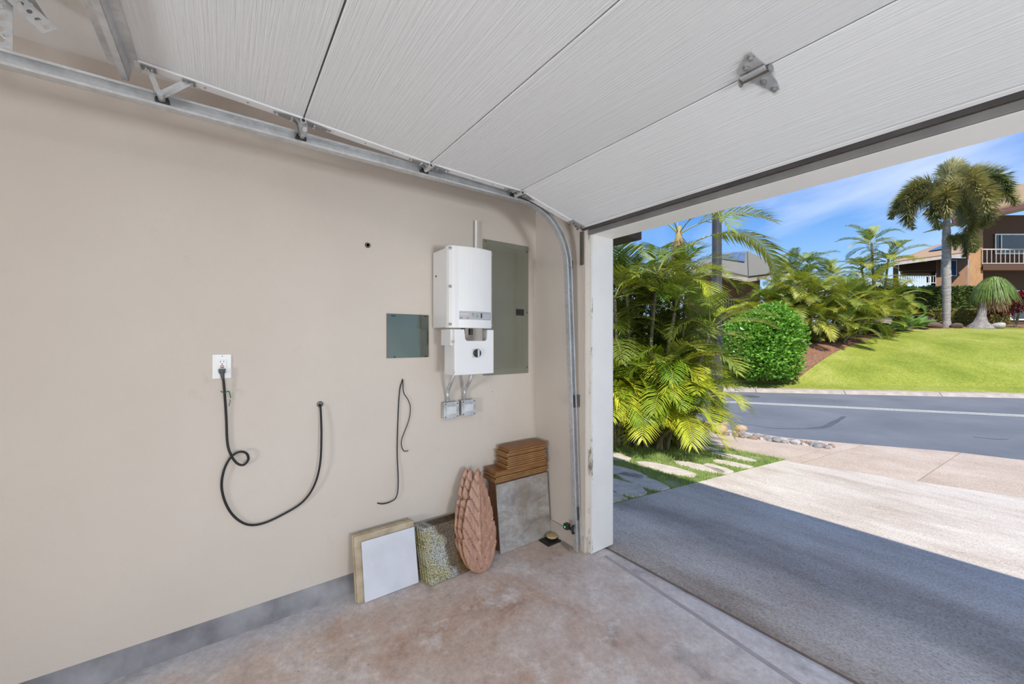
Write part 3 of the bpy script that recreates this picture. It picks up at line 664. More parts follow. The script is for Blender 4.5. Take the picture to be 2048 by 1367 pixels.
# breaker panel
bp = thing('breaker_panel', (0, 1.64, 1.16), 'olive grey flush electrical panel cover behind the inverter', 'electrical panel')
MB().box(.0005, .011, 1.441, 1.838, 1.160, 2.102).build('frame', M['panel'], bp, bevel=.012, seg=4)
bd_ = MB().box(.0112, .0145, 1.470, 1.800, 1.205, 2.060).build('panel_door', M['panel'], bp, bevel=.002)
for y in (1.700, 1.722, 1.775): MB().box(.0146, .0162, y, y + .006, 1.23, 2.03).build('rib', M['panel'], bd_, bevel=.0007, seg=1)
MB().box(.0146, .0155, 1.485, 1.69, 2.035, 2.039).build('rib', M['panel'], bd_)
la = MB().box(.0146, .018, 1.716, 1.790, 1.585, 1.632).build('latch', M['black'], bp, bevel=.002)
MB().cyl((.018, 1.740, 1.608), (1, 0, 0), .011, .003, 12).build('latch_button', M['rubber'], la)
for y, z in ((1.457, 2.086), (1.823, 2.060), (1.823, 1.610), (1.823, 1.205), (1.457, 1.178)): MB().cyl((.011, y, z), (1, 0, 0), .006, .004, 10).build('screw', M['dark_steel'], bp)

# blank cover plate
cpl = thing('cover_plate', (0, .907, 1.297), 'square dark green glossy metal cover plate left of the inverter', 'cover plate')
MB().box(.001, .006, .775, 1.040, 1.297, 1.561).build('sheet', M['plate'], cpl, bevel=.001)
for y, z in ((.808, 1.548), (.822, 1.548), (1.018, 1.552), (.822, 1.303), (1.02, 1.303)): MB().box(.0062, .0072, y - .007, y + .007, z - .004, z + .004).build('slot', M['black'], cpl)

# outlet, cord
ou = thing('wall_outlet', (0, -.007, 1.222), 'white duplex safety outlet plate with red and black buttons', 'outlet')
pl = MB().box(.0005, .0065, -.044, .029, 1.221, 1.336).build('face_plate', M['outlet'], ou, bevel=.003)
rc = MB().box(.0066, .0095, -.0235, .0095, 1.246, 1.312).build('receptacle', M['outlet'], ou, bevel=.001)
for y in (-.0135, -.0005): MB().box(.0095, .0100, y - .0012, y + .0012, 1.298, 1.306).build('slot', M['black'], rc)
MB().cyl((.0093, -.007, 1.290), (1, 0, 0), .0028, .0008, 10).build('ground_hole', M['black'], rc)
MB().box(.0095, .0112, -.0145, .0005, 1.2795, 1.2835).build('button', M['red'], rc, label='red test button')
MB().box(.0095, .0112, -.0145, .0005, 1.2715, 1.2755).build('button', M['black'], rc, label='black reset button')
MB().cyl((.0065, -.007, 1.327), (1, 0, 0), .003, .0008, 10).build('screw', M['dull'], ou)
co = thing('power_cord', (.03, .2, .5), 'thick black power cord plugged in at the outlet, looping to a wall hole', 'power cord')
MB().prism([(-.014, .010), (.014, .010), (.013, -.006), (.008, -.014), (-.008, -.014), (-.013, -.006)], (.0113, -.007, 1.258), (0, 1, 0), (0, 0, 1), (1, 0, 0), .024).build('plug', M['plug'], co, bevel=.002)
MB().tube([(.030, -.007, 1.255), (.034, -.006, 1.243), (.034, -.004, 1.222)], [.010, .0085, .0065], 12).build('strain_relief', M['plug'], co, smooth=True)
cp = [(.034, -.005, 1.236), (.030, .000, 1.191), (.016, .008, 1.05), (.014, .013, .92), (.016, .027, .857), (.020, .050, .815), (.024, .076, .803), (.028, .095, .828), (.032, .086, .860), (.033, .058, .870), (.032, .026, .850), (.026, .000, .793), (.018, -.009, .713), (.014, .008, .627), (.014, .042, .557), (.014, .092, .508), (.014, .153, .496), (.016, .238, .518), (.022, .328, .562), (.034, .382, .640), (.044, .409, .754), (.040, .416, .898), (.034, .415, 1.00), (.026, .414, 1.045), (.010, .414, 1.058), (.001, .414, 1.060)]
MB().tube(smooth_path(cp, 8), .0053, 10).build('cable', M['rubber'], co, smooth=True)
MB().tube(smooth_path([(.030, -.012, 1.163), (.038, .002, 1.158), (.040, .012, 1.162), (.036, .020, 1.160), (.034, .025, 1.130)], 5), .0022, 6).build('twist_tie', M['green'], co, smooth=True)
MB().tube(smooth_path([(.004, .020, 1.12), (.006, .025, 1.112), (.004, .021, 1.103), (.004, .020, 1.088)], 4), .0013, 5).build('tag_hook', M['dark_steel'], co)
MB().tube([(.0005, .416, 1.060), (.004, .416, 1.060), (.006, .416, 1.060), (.006, .416, 1.060)], [.016, .016, .013, .008], 18).build('wall_grommet', M['dark_steel'], None, smooth=True, label='small dark ring where the power cord enters the wall', cat='grommet')
lc = thing('loose_cable', (.01, .85, .45), 'thin black loose cable with two bare ends hanging from the wall', 'cable')
MB().tube(smooth_path([(.001, .872, 1.167), (.010, .868, 1.160), (.012, .851, 1.104), (.010, .842, .955), (.010, .836, .747), (.022, .838, .567), (.026, .827, .480), (.020, .794, .453), (.015, .750, .449), (.010, .718, .459)]), .0034, 8).build('long_strand', M['rubber'], lc, smooth=True)
MB().tube(smooth_path([(.001, .873, 1.166), (.009, .872, 1.150), (.012, .876, 1.087), (.014, .904, 1.039), (.014, .917, .992), (.012, .908, .917), (.012, .867, .817), (.014, .861, .773), (.014, .876, .737), (.012, .904, .732)]), .0026, 8).build('short_strand', M['rubber'], lc, smooth=True)
MB().tube([(.0005, .666, 1.948), (.004, .666, 1.948), (.007, .666, 1.948), (.007, .666, 1.948), (.003, .666, 1.948)], [.016, .015, .012, .008, .006], 18).build('wall_bushing', M['dark_steel'], None, smooth=True, label='dark round bushing alone high on the wall above the cover plate', cat='bushing')

# ------------------------------------------------------------------ leaning tiles
def leaning(name, y0, y1, xb, xt, H, th, mtl, label, cat, group, dy=0, mtl2=None):
    """square slab standing on the floor at x=xb (front foot), leaning back so that its front top is at x=xt"""
    s_ = (xb - xt) / H; c_ = math.sqrt(1 - s_ * s_)
    up = Vector((-s_, dy, c_)).normalized(); nn = Vector((-c_, 0, -s_)).normalized()
    m = MB().prism([(0, 0), (y1 - y0, 0), (y1 - y0, H), (0, H)], (xb, y0, th * s_ + .0005), (0, 1, 0), up, nn, th)
    return m.build(name, mtl, None, bevel=.0012, seg=1, label=label, cat=cat, group=group)
leaning('floor_tile', .607, .911, .1570, .0900, .304, .008, M['whitetile'], 'pale grey square tile in front of the tan tiles', 'tile', None)
lab = ['front tan tile directly behind the pale grey tile', 'second tan tile behind the pale grey tile', 'third tan tile behind the pale grey tile', 'rearmost tan tile of the stack, against the wall']
for k in range(4):
    leaning('floor_tile', .572 - .006 * (k == 1) + .004 * (k == 2), .914 - .004 * k, .1440 - .0125 * k, .0700 - .0125 * k, .335 + .003 * (k == 1), .0105, M['tantile'], lab[k], 'tile', 'tan tiles leaning on the wall')
lab = ['foremost', 'second', 'third', 'fourth', 'fifth', 'rearmost']
for k in range(6):
    leaning('granite_tile', .941 - .004 * (k % 2) - .002 * k, 1.246 - .003 * k, .2310 - .0145 * k, .126 - .0165 * k, .305, .0105, M['granite'], lab[k] + ' speckled granite tile in the leaning granite stack', 'tile', 'granite tiles leaning on the wall')
leaning('marble_slab', 1.462, 1.903, .190, .165, .452, .010, M['marble'], 'large veined grey marble tile leaning below the brown planks', 'tile', None, -.04)
leaning('marble_slab', 1.476, 1.908, .1755, .157, .446, .010, M['tantile'], 'dark-edged tile hidden just behind the grey marble tile', 'tile', None, -.03)
MB().box(.034, .1405, 1.47, 1.895, .0005, .459).build('flooring_carton', M['carton'], None, bevel=.003, label='brown carton standing in the corner under the planks', cat='carton')
random.seed(3)
z = .4595
NLOW, NUP = 6, 10
for k in range(NLOW):
    j, jy = random.uniform(-.009, .007), random.uniform(-.010, .004)
    n_ = NLOW - 1 - k
    MB().box(.014 + abs(j), .160 + j, 1.438 - jy, 1.892 - jy * .5 , z, z + .0116).build('floor_plank', [M['plank'] if k == NLOW - 1 else M['plank_edge']], None, bevel=.0012, seg=1,
        label=('topmost' if n_ == 0 else ('lowest' if k == 0 else ORD[n_] + ' from top')) + ' plank of the lower, longer plank stack', cat='plank', group='longer planks stacked in the corner')
    z += .0132
for k in range(NUP):
    j, jy = random.uniform(-.008, .008), random.uniform(-.008, .008)
    n_ = NUP - 1 - k; off = -.012 if k in (NUP - 3,) else 0
    MB().box(.030 + j, .166 + j, 1.530 + jy + off + .0012 * k, 1.872 + jy, z, z + .0119).build('floor_plank', [M['plank'] if k == NUP - 1 else M['plank_edge']], None, bevel=.0012, seg=1,
        label=('topmost' if n_ == 0 else ('lowest' if k == 0 else ORD[n_] + ' from top')) + ' plank of the upper, shorter plank stack', cat='plank', group='shorter planks on the upper stack')
    z += .0136

# ------------------------------------------------------------------ carved leaf boards
def leaf_board(off, lean_dx, lab, ty=0):
    """leaf-shaped wooden deck: outline with notches, carved herringbone veins as relief"""
    base = Vector((.294, 1.250, .002)) + Vector(off); top = Vector((.125 + lean_dx, 1.335 + ty, .575)) + Vector(off)
    A = (top - base); L = A.length; A.normalize(); S = Vector((0, 1, 0)); S = (S - A * S.dot(A)).normalized(); N = S.cross(A)
    if N.x < 0: N = -N
    half = [(0, .0), (.012, .035), (.04, .066), (.09, .088), (.16, .105), (.25, .118), (.33, .122), (.42, .117), (.52, .106), (.62, .092), (.72, .075), (.82, .055), (.91, .034), (.97, .015), (1.0, 0.0)]
    def hw(t):
        for (a, b), (c, d) in zip(half, half[1:]):
            if a <= t <= c: return b + (d - b) * (t - a) / (c - a)
        return 0
    def notch(t, side):
        h = hw(t)
        for t0 in ((.34, .70) if side < 0 else (.47,)):
            if t0 - .008 < t < t0 + .055: h -= .016 * (1 - (t - t0 + .008) / .063)
        return max(h, 0)
    def relief(t, s):
        """carved veins: sawtooth lobes slanting up and outwards on each half"""
        if t < .20: f = max(0, (t - .13) / .07)
        else: f = 1
        aw = abs(s)
        rib = max(0, 1 - aw / .006) * .005 if t > .2 else 0
        ph = (t * L - aw * 1.6 + (.025 if s > 0 else 0)) / .082
        saw = ph - math.floor(ph)
        return f * (-.0085 * (1 - saw) ** 1.6 if aw > .006 else 0) + rib * f
    nt, ns = 96, 28; m = MB(); th = .013
    vs = []; bk = []
    for i in range(nt + 1):
        t = .001 + (i / nt) * .998
        l, r = notch(t, -1), notch(t, 1)
        for j in range(ns + 1):
            q = j / ns; s = -l + (l + r) * q
            ed = min(q, 1 - q) * (l + r); rnd = -.005 * max(0, 1 - ed / .008) ** 2
            p = base + A * (t * L) + S * s
            vs.append(p + N * (relief(t, s) + rnd)); bk.append(p - N * th)
    fs = []; W = ns + 1; o = len(vs)
    for i in range(nt):
        for j in range(ns):
            a = i * W + j; fs.append((a, a + 1, a + W + 1, a + W)); fs.append((o + a, o + a + W, o + a + W + 1, o + a + 1))
        for j in (0, ns):
            a = i * W + j; fs.append((a, a + W, o + a + W, o + a))
    for i in (0, nt):
        for j in range(ns):
            a = i * W + j; fs.append((a, a + 1, o + a + 1, o + a))
    m.add(vs + bk, fs)
    b = thing('leaf_skateboard', base, lab, 'skateboard deck', 'leaf-shaped decks leaning on the tiles')
    m.build('deck', M['koa'], b, smooth=True)
    for t, s in ((.135, -.028), (.135, .028), (.045, 0)):
        MB().cyl(base + A * (t * L) + S * s + N * .0003, N, .0036, .0006, 10).build('bolt_hole', M['black'], b)
leaf_board((0, 0, 0), 0, 'front carved leaf-shaped wooden skateboard deck, fully in view')
leaf_board((-.036, .002, .0), .004, 'middle leaf-shaped wooden skateboard deck, just its left edge showing', -.042)
leaf_board((-.068, .004, .0), .010, 'rearmost leaf-shaped wooden skateboard deck, nearest the wall', -.066)

# bits on the floor in the corner
MB().lathe([(.036, 0), (.04, .004), (.038, .012), (.03, .014)], (.243, 1.862, .0235), 20).build('round_sponge', M['sponge'], None, smooth=True, label='yellowish round disc lying on the floor in the corner', cat='sponge')
MB().box(.20, .300, 1.78, 1.899, .0005, .010).box(.215, .27, 1.83, 1.895, .010, .0232).build('rubber_pad', M['rubber'], None, bevel=.002, label='black rubber pad on the floor under the round disc', cat='pad')
MB().bar((.315, 1.885, .008), (.425, 1.862, .008), .012, .012).build('metal_offcut', M['dull'], None, bevel=.001, label='short metal strip on the floor below the photo-eye', cat='strip')

# ================================================================== OUTSIDE, NEAR
SL = .075
def gz(y): return -(max(y, 2.095) - 2.095) * SL - .004
near = [(-12, 3.4), (-6.0, 6.9), (-3.2, 8.02), (-1.95, 8.70), (-1.0, 8.95), (-.38, 9.22), (0, 9.73), (1.2, 11.0), (2.02, 11.35), (4.0, 12.5), (7.0, 14.6), (11, 18.0)]
def near_y(x):
    for (a, b), (c, d) in zip(near, near[1:]):
        if a <= x <= c: return b + (d - b) * (x - a) / (c - a)
    return near[-1][1]
def ground(name, m, xs, ylo, yhi, dz=0, skirt=True, **k):
    """patch of the sloping forecourt between two y curves, with a depth of its own"""
    b = MB(); top = []
    ny = 12
    for x in xs:
        top.append([(x, ylo(x) + (yhi(x) - ylo(x)) * j / ny) for j in range(ny + 1)])
    vs = [(x, y, gz(y) + dz) for c in top for x, y in c]; n = len(vs); vs += [(x, y, z - .35) for x, y, z in vs]
    fs = []; W = ny + 1
    for i in range(len(xs) - 1):
        for j in range(ny):
            a = i * W + j; fs.append((a, a + W, a + W + 1, a + 1)); fs.append((n + a, n + a + 1, n + a + W + 1, n + a + W))
        for j in (0, ny):
            a = i * W + j; fs.append((a, a + W, n + a + W, n + a))
    for i in (0, len(xs) - 1):
        for j in range(ny):
            a = i * W + j; fs.append((a, a + 1, n + a + 1, n + a))
    return b.add(vs, fs).build(name, m, None, kind='structure', **k)
def lin(a, b, n): return [a + (b - a) * i / n for i in range(n + 1)]
def jy(x): return 6.55 + .42 * x if x > 0 else 6.55
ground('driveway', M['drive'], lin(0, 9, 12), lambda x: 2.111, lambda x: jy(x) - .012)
# apron slabs between the driveway and the road, split by the joints in view
for i, (a, b) in enumerate(((.0, .19), (.20, 1.30), (1.312, 3.6), (3.612, 9.0))):
    ground('sidewalk_slab', M['apron'], lin(a, b, 4), lambda x: jy(x), lambda x: near_y(x))
struct('joint_bed', MB().add([(0, 6.3, gz(6.3) - .02), (9, 10.2, gz(10.2) - .02), (9, 14.6, gz(14.6) - .03), (0, 9.4, gz(9.4) - .03), (0, 6.3, gz(6.3) - .2), (9, 10.2, gz(10.2) - .2), (9, 14.6, gz(14.6) - .2), (0, 9.4, gz(9.4) - .2)], [(0, 1, 2, 3), (4, 7, 6, 5), (0, 4, 5, 1), (1, 5, 6, 2), (2, 6, 7, 3), (3, 7, 4, 0)]), M['soil'])
def wy(x): return 6.72 + .05 * x + .10 * min(x, 0)
ground('sidewalk', M['apron'], lin(-12, -.006, 16), lambda x: max(min(wy(x), near_y(x) - 1.2), 2.4), lambda x: near_y(x))
ground('lawn_left', M['lawn_near'], lin(-12, -.006, 16), lambda x: 2.19, lambda x: max(min(wy(x), near_y(x) - 1.2), 2.4) - .004, dz=-.012)
# stepping stones
stones = [(-.33, 2.87, .34, .22, .3), (-.38, 3.22, .40, .24, .25), (-.30, 3.66, .36, .17, -.1), (-.70, 3.75, .34, .18, .2), (-.50, 4.42, .36, .17, .1), (-.36, 4.93, .32, .15, .15), (-.22, 5.55, .27, .13, .2), (-.46, 6.05, .32, .13, .1), (-1.02, 6.25, .26, .14, 0), (-.10, 5.05, .14, .35, 1.2), (-1.28, 4.30, .32, .18, 0), (-1.55, 3.6, .3, .2, .2)]
slab = ['nearest the garage', 'second from the garage', 'half in the roof shadow beside the driveway', 'at the edge of the roof shadow by the jamb', 'largest in the sunlit grass', 'third along the sunlit grass', 'fourth along the sunlit grass', 'near the far end of the lawn', 'just behind the palm shadow', 'slim, against the driveway edge', 'dusty, under the palm skirt', 'deepest in the lawn by the wall']
for k, (x, y, rx, ry, a) in enumerate(stones):
    random.seed(40 + k); n = 18; pts = []
    for i in range(n):
        t = 2 * PI * i / n; r = 1 + random.uniform(-.10, .10); u, v = rx * r * math.cos(t) * (abs(math.cos(t)) ** -.25 if abs(math.cos(t)) > .2 else 1), ry * r * math.sin(t)
        pts.append((u * math.cos(a) - v * math.sin(a), u * math.sin(a) + v * math.cos(a)))
    pts = [(min(p[0], -.02 - x), p[1]) for p in pts]
    MB().prism(pts, (x, y, gz(y) - .03), (1, 0, 0), (0, 1, -SL), (0, SL, 1), .036).build('stepping_stone', M['stone'], None, bevel=.008, label='flat stepping stone ' + slab[k], cat='stepping stone', group='stepping stones in the lawn')
# grass blades of the little lawn
random.seed(11); gb = MB()
def in_stone(x, y):
    for sx, sy, rx, ry, a in stones:
        u, v = (x - sx) * math.cos(a) + (y - sy) * math.sin(a), -(x - sx) * math.sin(a) + (y - sy) * math.cos(a)
        if (u / rx) ** 2 + (v / ry) ** 2 < .92: return True
    return False
nb_ = 0
while nb_ < 34000:
    x = -3.2 * random.random() ** 1.3; y = random.uniform(2.25, 6.70)
    if in_stone(x, y): continue
    if math.sin(x * 7 + y * 3) * math.sin(x * 2.3 - y * 5.1) > .75: continue
    h = random.uniform(.02, .05); a = random.uniform(0, 2 * PI); w = .0035; z = gz(y) - .014
    lx, ly = random.uniform(-.025, .025), random.uniform(-.025, .025); cx_, sy_ = w * math.cos(a), w * math.sin(a)
    gb.add([(x - cx_, y - sy_, z), (x + cx_, y + sy_, z), (x + lx, y + ly, z + h)], [(0, 1, 2)]); nb_ += 1
gb.build('lawn_grass', G['grass'], None, kind='stuff', fix=False, label='short green grass growing between the stepping stones', cat='grass')

# road
RZ = -.70
def far_line(s, off=0):
    """point on the far kerb line; s runs to the right, off is metres beyond the kerb"""
    return Vector((-5.641 + .727 * s - .686 * off, 16.665 + .686 * s + .727 * off, 0))
rd = MB()
c_ = [(-40, -16), (40, 16)]
rd.add([(-22, -6, RZ), (18, 22, RZ), (26, 46.5, RZ), (-32, -8, RZ)], [(0, 1, 2, 3)])
a0, a1, b0, b1 = far_line(-34, .12), far_line(44, .12), far_line(-34, -14), far_line(44, -14)
struct('road', MB().add([(b0.x, b0.y, RZ), (b1.x, b1.y, RZ), (a1.x, a1.y, RZ), (a0.x, a0.y, RZ), (b0.x, b0.y, RZ - .4), (b1.x, b1.y, RZ - .4), (a1.x, a1.y, RZ - .4), (a0.x, a0.y, RZ - .4)], [(0, 1, 2, 3), (4, 7, 6, 5), (0, 4, 5, 1), (1, 5, 6, 2), (2, 6, 7, 3), (3, 7, 4, 0)]), M['road'])
def strip_line(name, pts, w, z, m, parent=None, **k):
    b = MB(); pts = [Vector((p[0], p[1], z)) for p in pts]
    L, Rr = [], []
    for i, p in enumerate(pts):
        d = (pts[min(i + 1, len(pts) - 1)] - pts[max(i - 1, 0)]).normalized(); n = Vector((-d.y, d.x, 0)); ww = w[i] if isinstance(w, list) else w
        L.append(p + n * ww / 2); Rr.append(p - n * ww / 2)
    n = len(pts); vs = L + Rr + [v + Vector((0, 0, .004)) for v in L] + [v + Vector((0, 0, .004)) for v in Rr]; fs = []
    for i in range(n - 1):
        fs += [(2 * n + i, 2 * n + i + 1, 3 * n + i + 1, 3 * n + i), (i, i + 1, 2 * n + i + 1, 2 * n + i), (n + i, 3 * n + i, 3 * n + i + 1, n + i + 1)]
    return b.add(vs, fs).build(name, m, parent, **k)
strip_line('seal_mark', [(.60, 2.005, 0), (1.27, 1.943, 0), (1.69, 1.894, 0), (2.4, 1.81, 0)], .028, -.0035, M['seal_mark'], None, kind='structure')
yl0, yl1 = Vector((-4.336, 13.933, 0)), Vector((1.841, 18.095, 0)); yd = (yl1 - yl0).normalized(); yn = Vector((-yd.y, yd.x, 0))
for k, o in enumerate((-.12, .12)):
    strip_line('road_line', [yl0 + yd * s + yn * o for s in (-14, 0, 7.4, 22)], .09, RZ + .0005, M['line'], None, kind='structure')
strip_line('tyre_mark', smooth_path([(-3.2, 10.6, 0), (-2.045, 10.62, 0), (-1.52, 10.75, 0), (-.995, 11.62, 0), (-1.0, 12.6, 0), (-1.09, 13.9, 0)], 5), [.03] * 8 + [.06] * 6 + [.14] * 8 + [.10] * 4, RZ + .0005, M['skid'], None, kind='structure')
MB().lathe([(.36, 0), (.36, .006), (.33, .008), (.33, .012), (.0, .012)], (-4.46, 16.047, RZ), 28).build('manhole_cover', M['skid'], None, label='dark round manhole cover in the far lane of the road', cat='manhole cover')
strip_line('drain_crack', [(1.3, 13.2, 0), (1.6, 13.3, 0), (1.75, 13.5, 0)], .05, RZ + .0005, M['skid'], None, kind='structure')

# lamp post, its base stone and the rock border
lp = thing('lamp_post', (-1.86, 8.40, gz(8.4)), 'tall dark bronze street lamp post beside the areca palms', 'lamp post')
bz = gz(8.4)
MB().tube([(-1.86, 8.40, bz + .17), (-1.86, 8.40, bz + .9), (-1.86, 8.40, bz + .95), (-1.86, 8.40, 4.9)], [.125, .12, .105, .088], 24).build('pole', M['post'], lp, smooth=True)
MB().lathe([(.09, 0), (.20, .04), (.24, .12), (.24, .34), (.28, .36), (.05, .52)], (-1.86, 8.40, 4.9), 20).build('lantern', M['post'], lp, smooth=True)
MB().box(-2.06, -1.70, 8.22, 8.56, bz - .03, bz + .17).build('base_stone', M['tan_rock'], None, bevel=.03, seg=3, label='squared tan stone block at the foot of the lamp post', cat='stone block')
def rock_mesh(name, seed, m):
    bm = bmesh.new(); bmesh.ops.create_icosphere(bm, subdivisions=2, radius=1); r = random.Random(seed)
    ph = [(Vector((r.uniform(-1, 1), r.uniform(-1, 1), r.uniform(-1, 1))).normalized(), r.uniform(.55, .95)) for _ in range(7)]
    for v in bm.verts:
        for d, h in ph:
            q = v.co.dot(d)
            if q > h: v.co -= d * (q - h) * .85
        v.co.z *= .68
    me = bpy.data.meshes.new(name); bm.to_mesh(me); bm.free(); me.materials.append(m)
    for p in me.polygons: p.use_smooth = True
    return me
RM = [rock_mesh('rock', 5 + k, ROCK[k % 3]) for k in range(6)]
def rock(x, y, r, z, name, lab, cat, group=None, me=None):
    o = bpy.data.objects.new(name, me or random.choice(RM)); COL.objects.link(o); s = r
    o.location = (x, y, z + r * .42); o.rotation_euler = (random.uniform(-.3, .3), random.uniform(-.3, .3), random.uniform(0, 6)); o.scale = (s * random.uniform(.9, 1.35), s, s)
    return tag(o, lab, cat, group)
random.seed(21); placed = []
tries = 0
while len(placed) < 80 and tries < 9000:
    tries += 1
    u = random.random(); cx_, cy_ = -1.45 + 1.32 * u, 8.28 + .48 * u
    x, y = cx_ + random.uniform(-.12, .12), cy_ - .06 + random.uniform(-.36, .30) * (1 - .55 * u)
    r = random.uniform(.045, .085)
    if any((x - a) ** 2 + (y - b) ** 2 < (r + c) ** 2 * .72 for a, b, c in placed) or (x < -1.66 and y > 8.18): continue
    placed.append((x, y, r)); ci = random.randrange(6); rock(x, y, r, gz(y) - .01, 'river_rock', ('small ' if r < .06 else 'large ' if r > .074 else '') + ('grey', 'pale', 'brown')[ci % 3] + ' river rock in the border ' + ('near the lamp post end' if u < .33 else 'at its middle' if u < .67 else 'at the tip by the driveway'), 'rock', 'river rocks by the lamp post', RM[ci])
LM = rock_mesh('tan_rock', 77, M['tan_rock'])
rock(-1.62, 8.03, .15, gz(8.0), 'edge_stone', 'tan stone at the near corner of the rock border', 'rock', None, LM)
rock(-1.50, 8.62, .14, gz(8.6), 'edge_stone', 'flat tan stone right of the lamp post block', 'rock', None, LM)
rock(-2.25, 8.15, .16, gz(8.0), 'edge_stone', 'tan stone left of the lamp post under the palm fronds', 'rock', None, LM)

# ------------------------------------------------------------------ plants
def frond_mesh(name, L, nl, ll, w, bend, vee, mats, seed, fwd=.75, droop=.35, t0=.16, plumose=False, rr=.012, bpow=1.3):
    r = random.Random(seed); b = MB(); N = 22; pts = [Vector((0, 0, 0))]; tg = []
    for i in range(N):
        a = -bend * ((i + .5) / N) ** bpow; d = Vector((math.cos(a), 0, math.sin(a))); tg.append(d); pts.append(pts[-1] + d * L / N)
    tg.append(tg[-1])
    b.tube(pts[::2] if N % 2 == 0 else pts, [rr * (1 - .8 * i / (N // 2)) for i in range(N // 2 + 1)], 5, True, 1)
    for i in range(nl):
        t = t0 + (1 - t0) * (i + .5) / nl; k = t * N; j = min(int(k), N - 1); p = pts[j].lerp(pts[j + 1], k - j); T = tg[j]
        up = Vector((-T.z, 0, T.x))
        prof = math.sin(PI * min(1, .18 + .82 * (t - t0) / (1 - t0)) ** .85) * .8 + .25
        for s in (-1, 1):
            l = ll * prof * r.uniform(.88, 1.1)
            if plumose:
                an = r.uniform(0, 2 * PI); sd = Vector((0, math.cos(an), 0)) + up * math.sin(an); f = r.uniform(.35, .8)
            else:
                v = vee + r.uniform(-.12, .12); sd = Vector((0, s * math.cos(v), 0)) + up * math.sin(v); f = fwd - .35 * t + r.uniform(-.08, .08)
                f = max(.2, f) + (.5 if t > .94 else 0)
            d = (T * f + sd).normalized(); wd = d.cross(up if not plumose else T)
            if wd.length < 1e-3: wd = Vector((0, 0, 1))
            wd = wd.normalized() * w * (.6 if plumose else 1)
            m1 = p + d * l * .5 + Vector((0, 0, -droop * l * .12)); tip = p + d * l * .96 + Vector((0, 0, -droop * l * .55))
            b.add([p - wd * .25, p + wd * .25, m1 + wd * .5, m1 - wd * .5, tip], [(0, 1, 2, 3), (3, 2, 4)])
    return b.mesh(name, mats)
def palm(name, x, y, z, label, cat, group, H, fr, meshes, sc, stems=((0, 0, 0, 0),), cane='cane', r0=.06, r1=.04, elev=(.2, 1.2), seed=0, fname='frond', shaft=None):
    """stems: (dx, dy, lean_x, lean_y[, height factor]); fr fronds per stem"""
    rn = random.Random(seed); t = thing(name, (x, y, z), label, cat, group)
    for s in stems:
        dx, dy, lx, ly = s[:4]; h = H * (s[4] if len(s) > 4 else 1)
        pp = [(x + dx + lx * k * k, y + dy + ly * k * k, z + h * k) for k in lin(0, 1, 8)]
        MB().tube(pp, [r0 + (r1 - r0) * k for k in lin(0, 1, 8)], 10).build('stem' if len(stems) > 1 else 'trunk', M[cane], t, smooth=True)
        top = Vector((dx + lx, dy + ly, h))
        a0 = rn.uniform(0, 6)
        for i in range(fr):
            a = a0 + i * 2.399; q = (i + .5) / fr; el = elev[1] + (elev[0] - elev[1]) * q
            inst(rn.choice(meshes), fname, t, top + Vector((0, 0, -.25 * q * sc)), (0, -el + rn.uniform(-.12, .12), a + rn.uniform(-.2, .2)), sc * rn.uniform(.85, 1.1))
    return t
# near areca clump
AY = [frond_mesh('frond_yellow', 1.25, 21, .50, .031, b, v, [G['areca_y'], M['rachis']], s, 1.0, .75, .26) for b, v, s in ((1.9, .40, 1), (2.4, .30, 2), (1.5, .50, 3))]
AD = [frond_mesh('frond_green', 1.55, 28, .54, .030, b, v, [G['areca_d'], M['rachis']], s, .9, .7, .22) for b, v, s in ((1.4, .45, 4), (1.9, .35, 5), (1.1, .5, 6))]
random.seed(5)
aw = at(1282, 681, 6.55); gz0 = gz(aw.y)
ac = thing('areca_palm_clump', (aw.x, aw.y, gz0), 'dense areca palm clump with yellow-green drooping fronds beside the lawn', 'palm')
rn = random.Random(9)
for k in range(78):
    u, v = rn.uniform(-1, 1), rn.uniform(-1, 1)
    off = RT * (u * .66) + FW * (v * .5); h = (rn.uniform(.40, 2.75) if k > 40 else rn.uniform(.7, 1.9)) if k > 16 else .25 + .06 * k
    ln = RT * (u * .22 + rn.uniform(-.10, .10)) + FW * v * .25
    w = Vector((aw.x, aw.y, gz0)) + off
    MB().tube([w + ln * q * q + Vector((0, 0, -.02 + h * q)) for q in lin(0, 1, 6)], [.032 - .008 * q for q in lin(0, 1, 6)], 8).build('stem', M['cane'], ac, smooth=True)
    top = off + ln + Vector((0, 0, h)); a0 = rn.uniform(0, 6)
    low_ = h < rn.uniform(.9, 1.45)
    for i in range(8):
        q = (i + .5) / 8; el = 1.25 - .95 * q
        inst(rn.choice(AY if (low_ or rn.random() < .2) else AD), 'frond', ac, top, (0, -el + rn.uniform(-.15, .15), a0 + i * 2.399 + rn.uniform(-.2, .2)), rn.uniform(.52, .76) if low_ else rn.uniform(.50, .74))
# dry stubs at the foot of the clump
dm = MB(); rn = random.Random(2)
for k in range(160):
    a = rn.uniform(0, 2 * PI); r = math.sqrt(rn.random()) * .95; x, y = (aw + RT * r * .9 * math.cos(a) + FW * r * .6 * math.sin(a)).xy; h = rn.uniform(.15, .5)
    dm.add([(x - .012, y, gz0 - .02), (x + .012, y, gz0 - .02), (x + rn.uniform(-.12, .12), y + rn.uniform(-.12, .12), gz0 + h)], [(0, 1, 2)])
dm.build('dry_sheath', G['straw'], ac, fix=False)
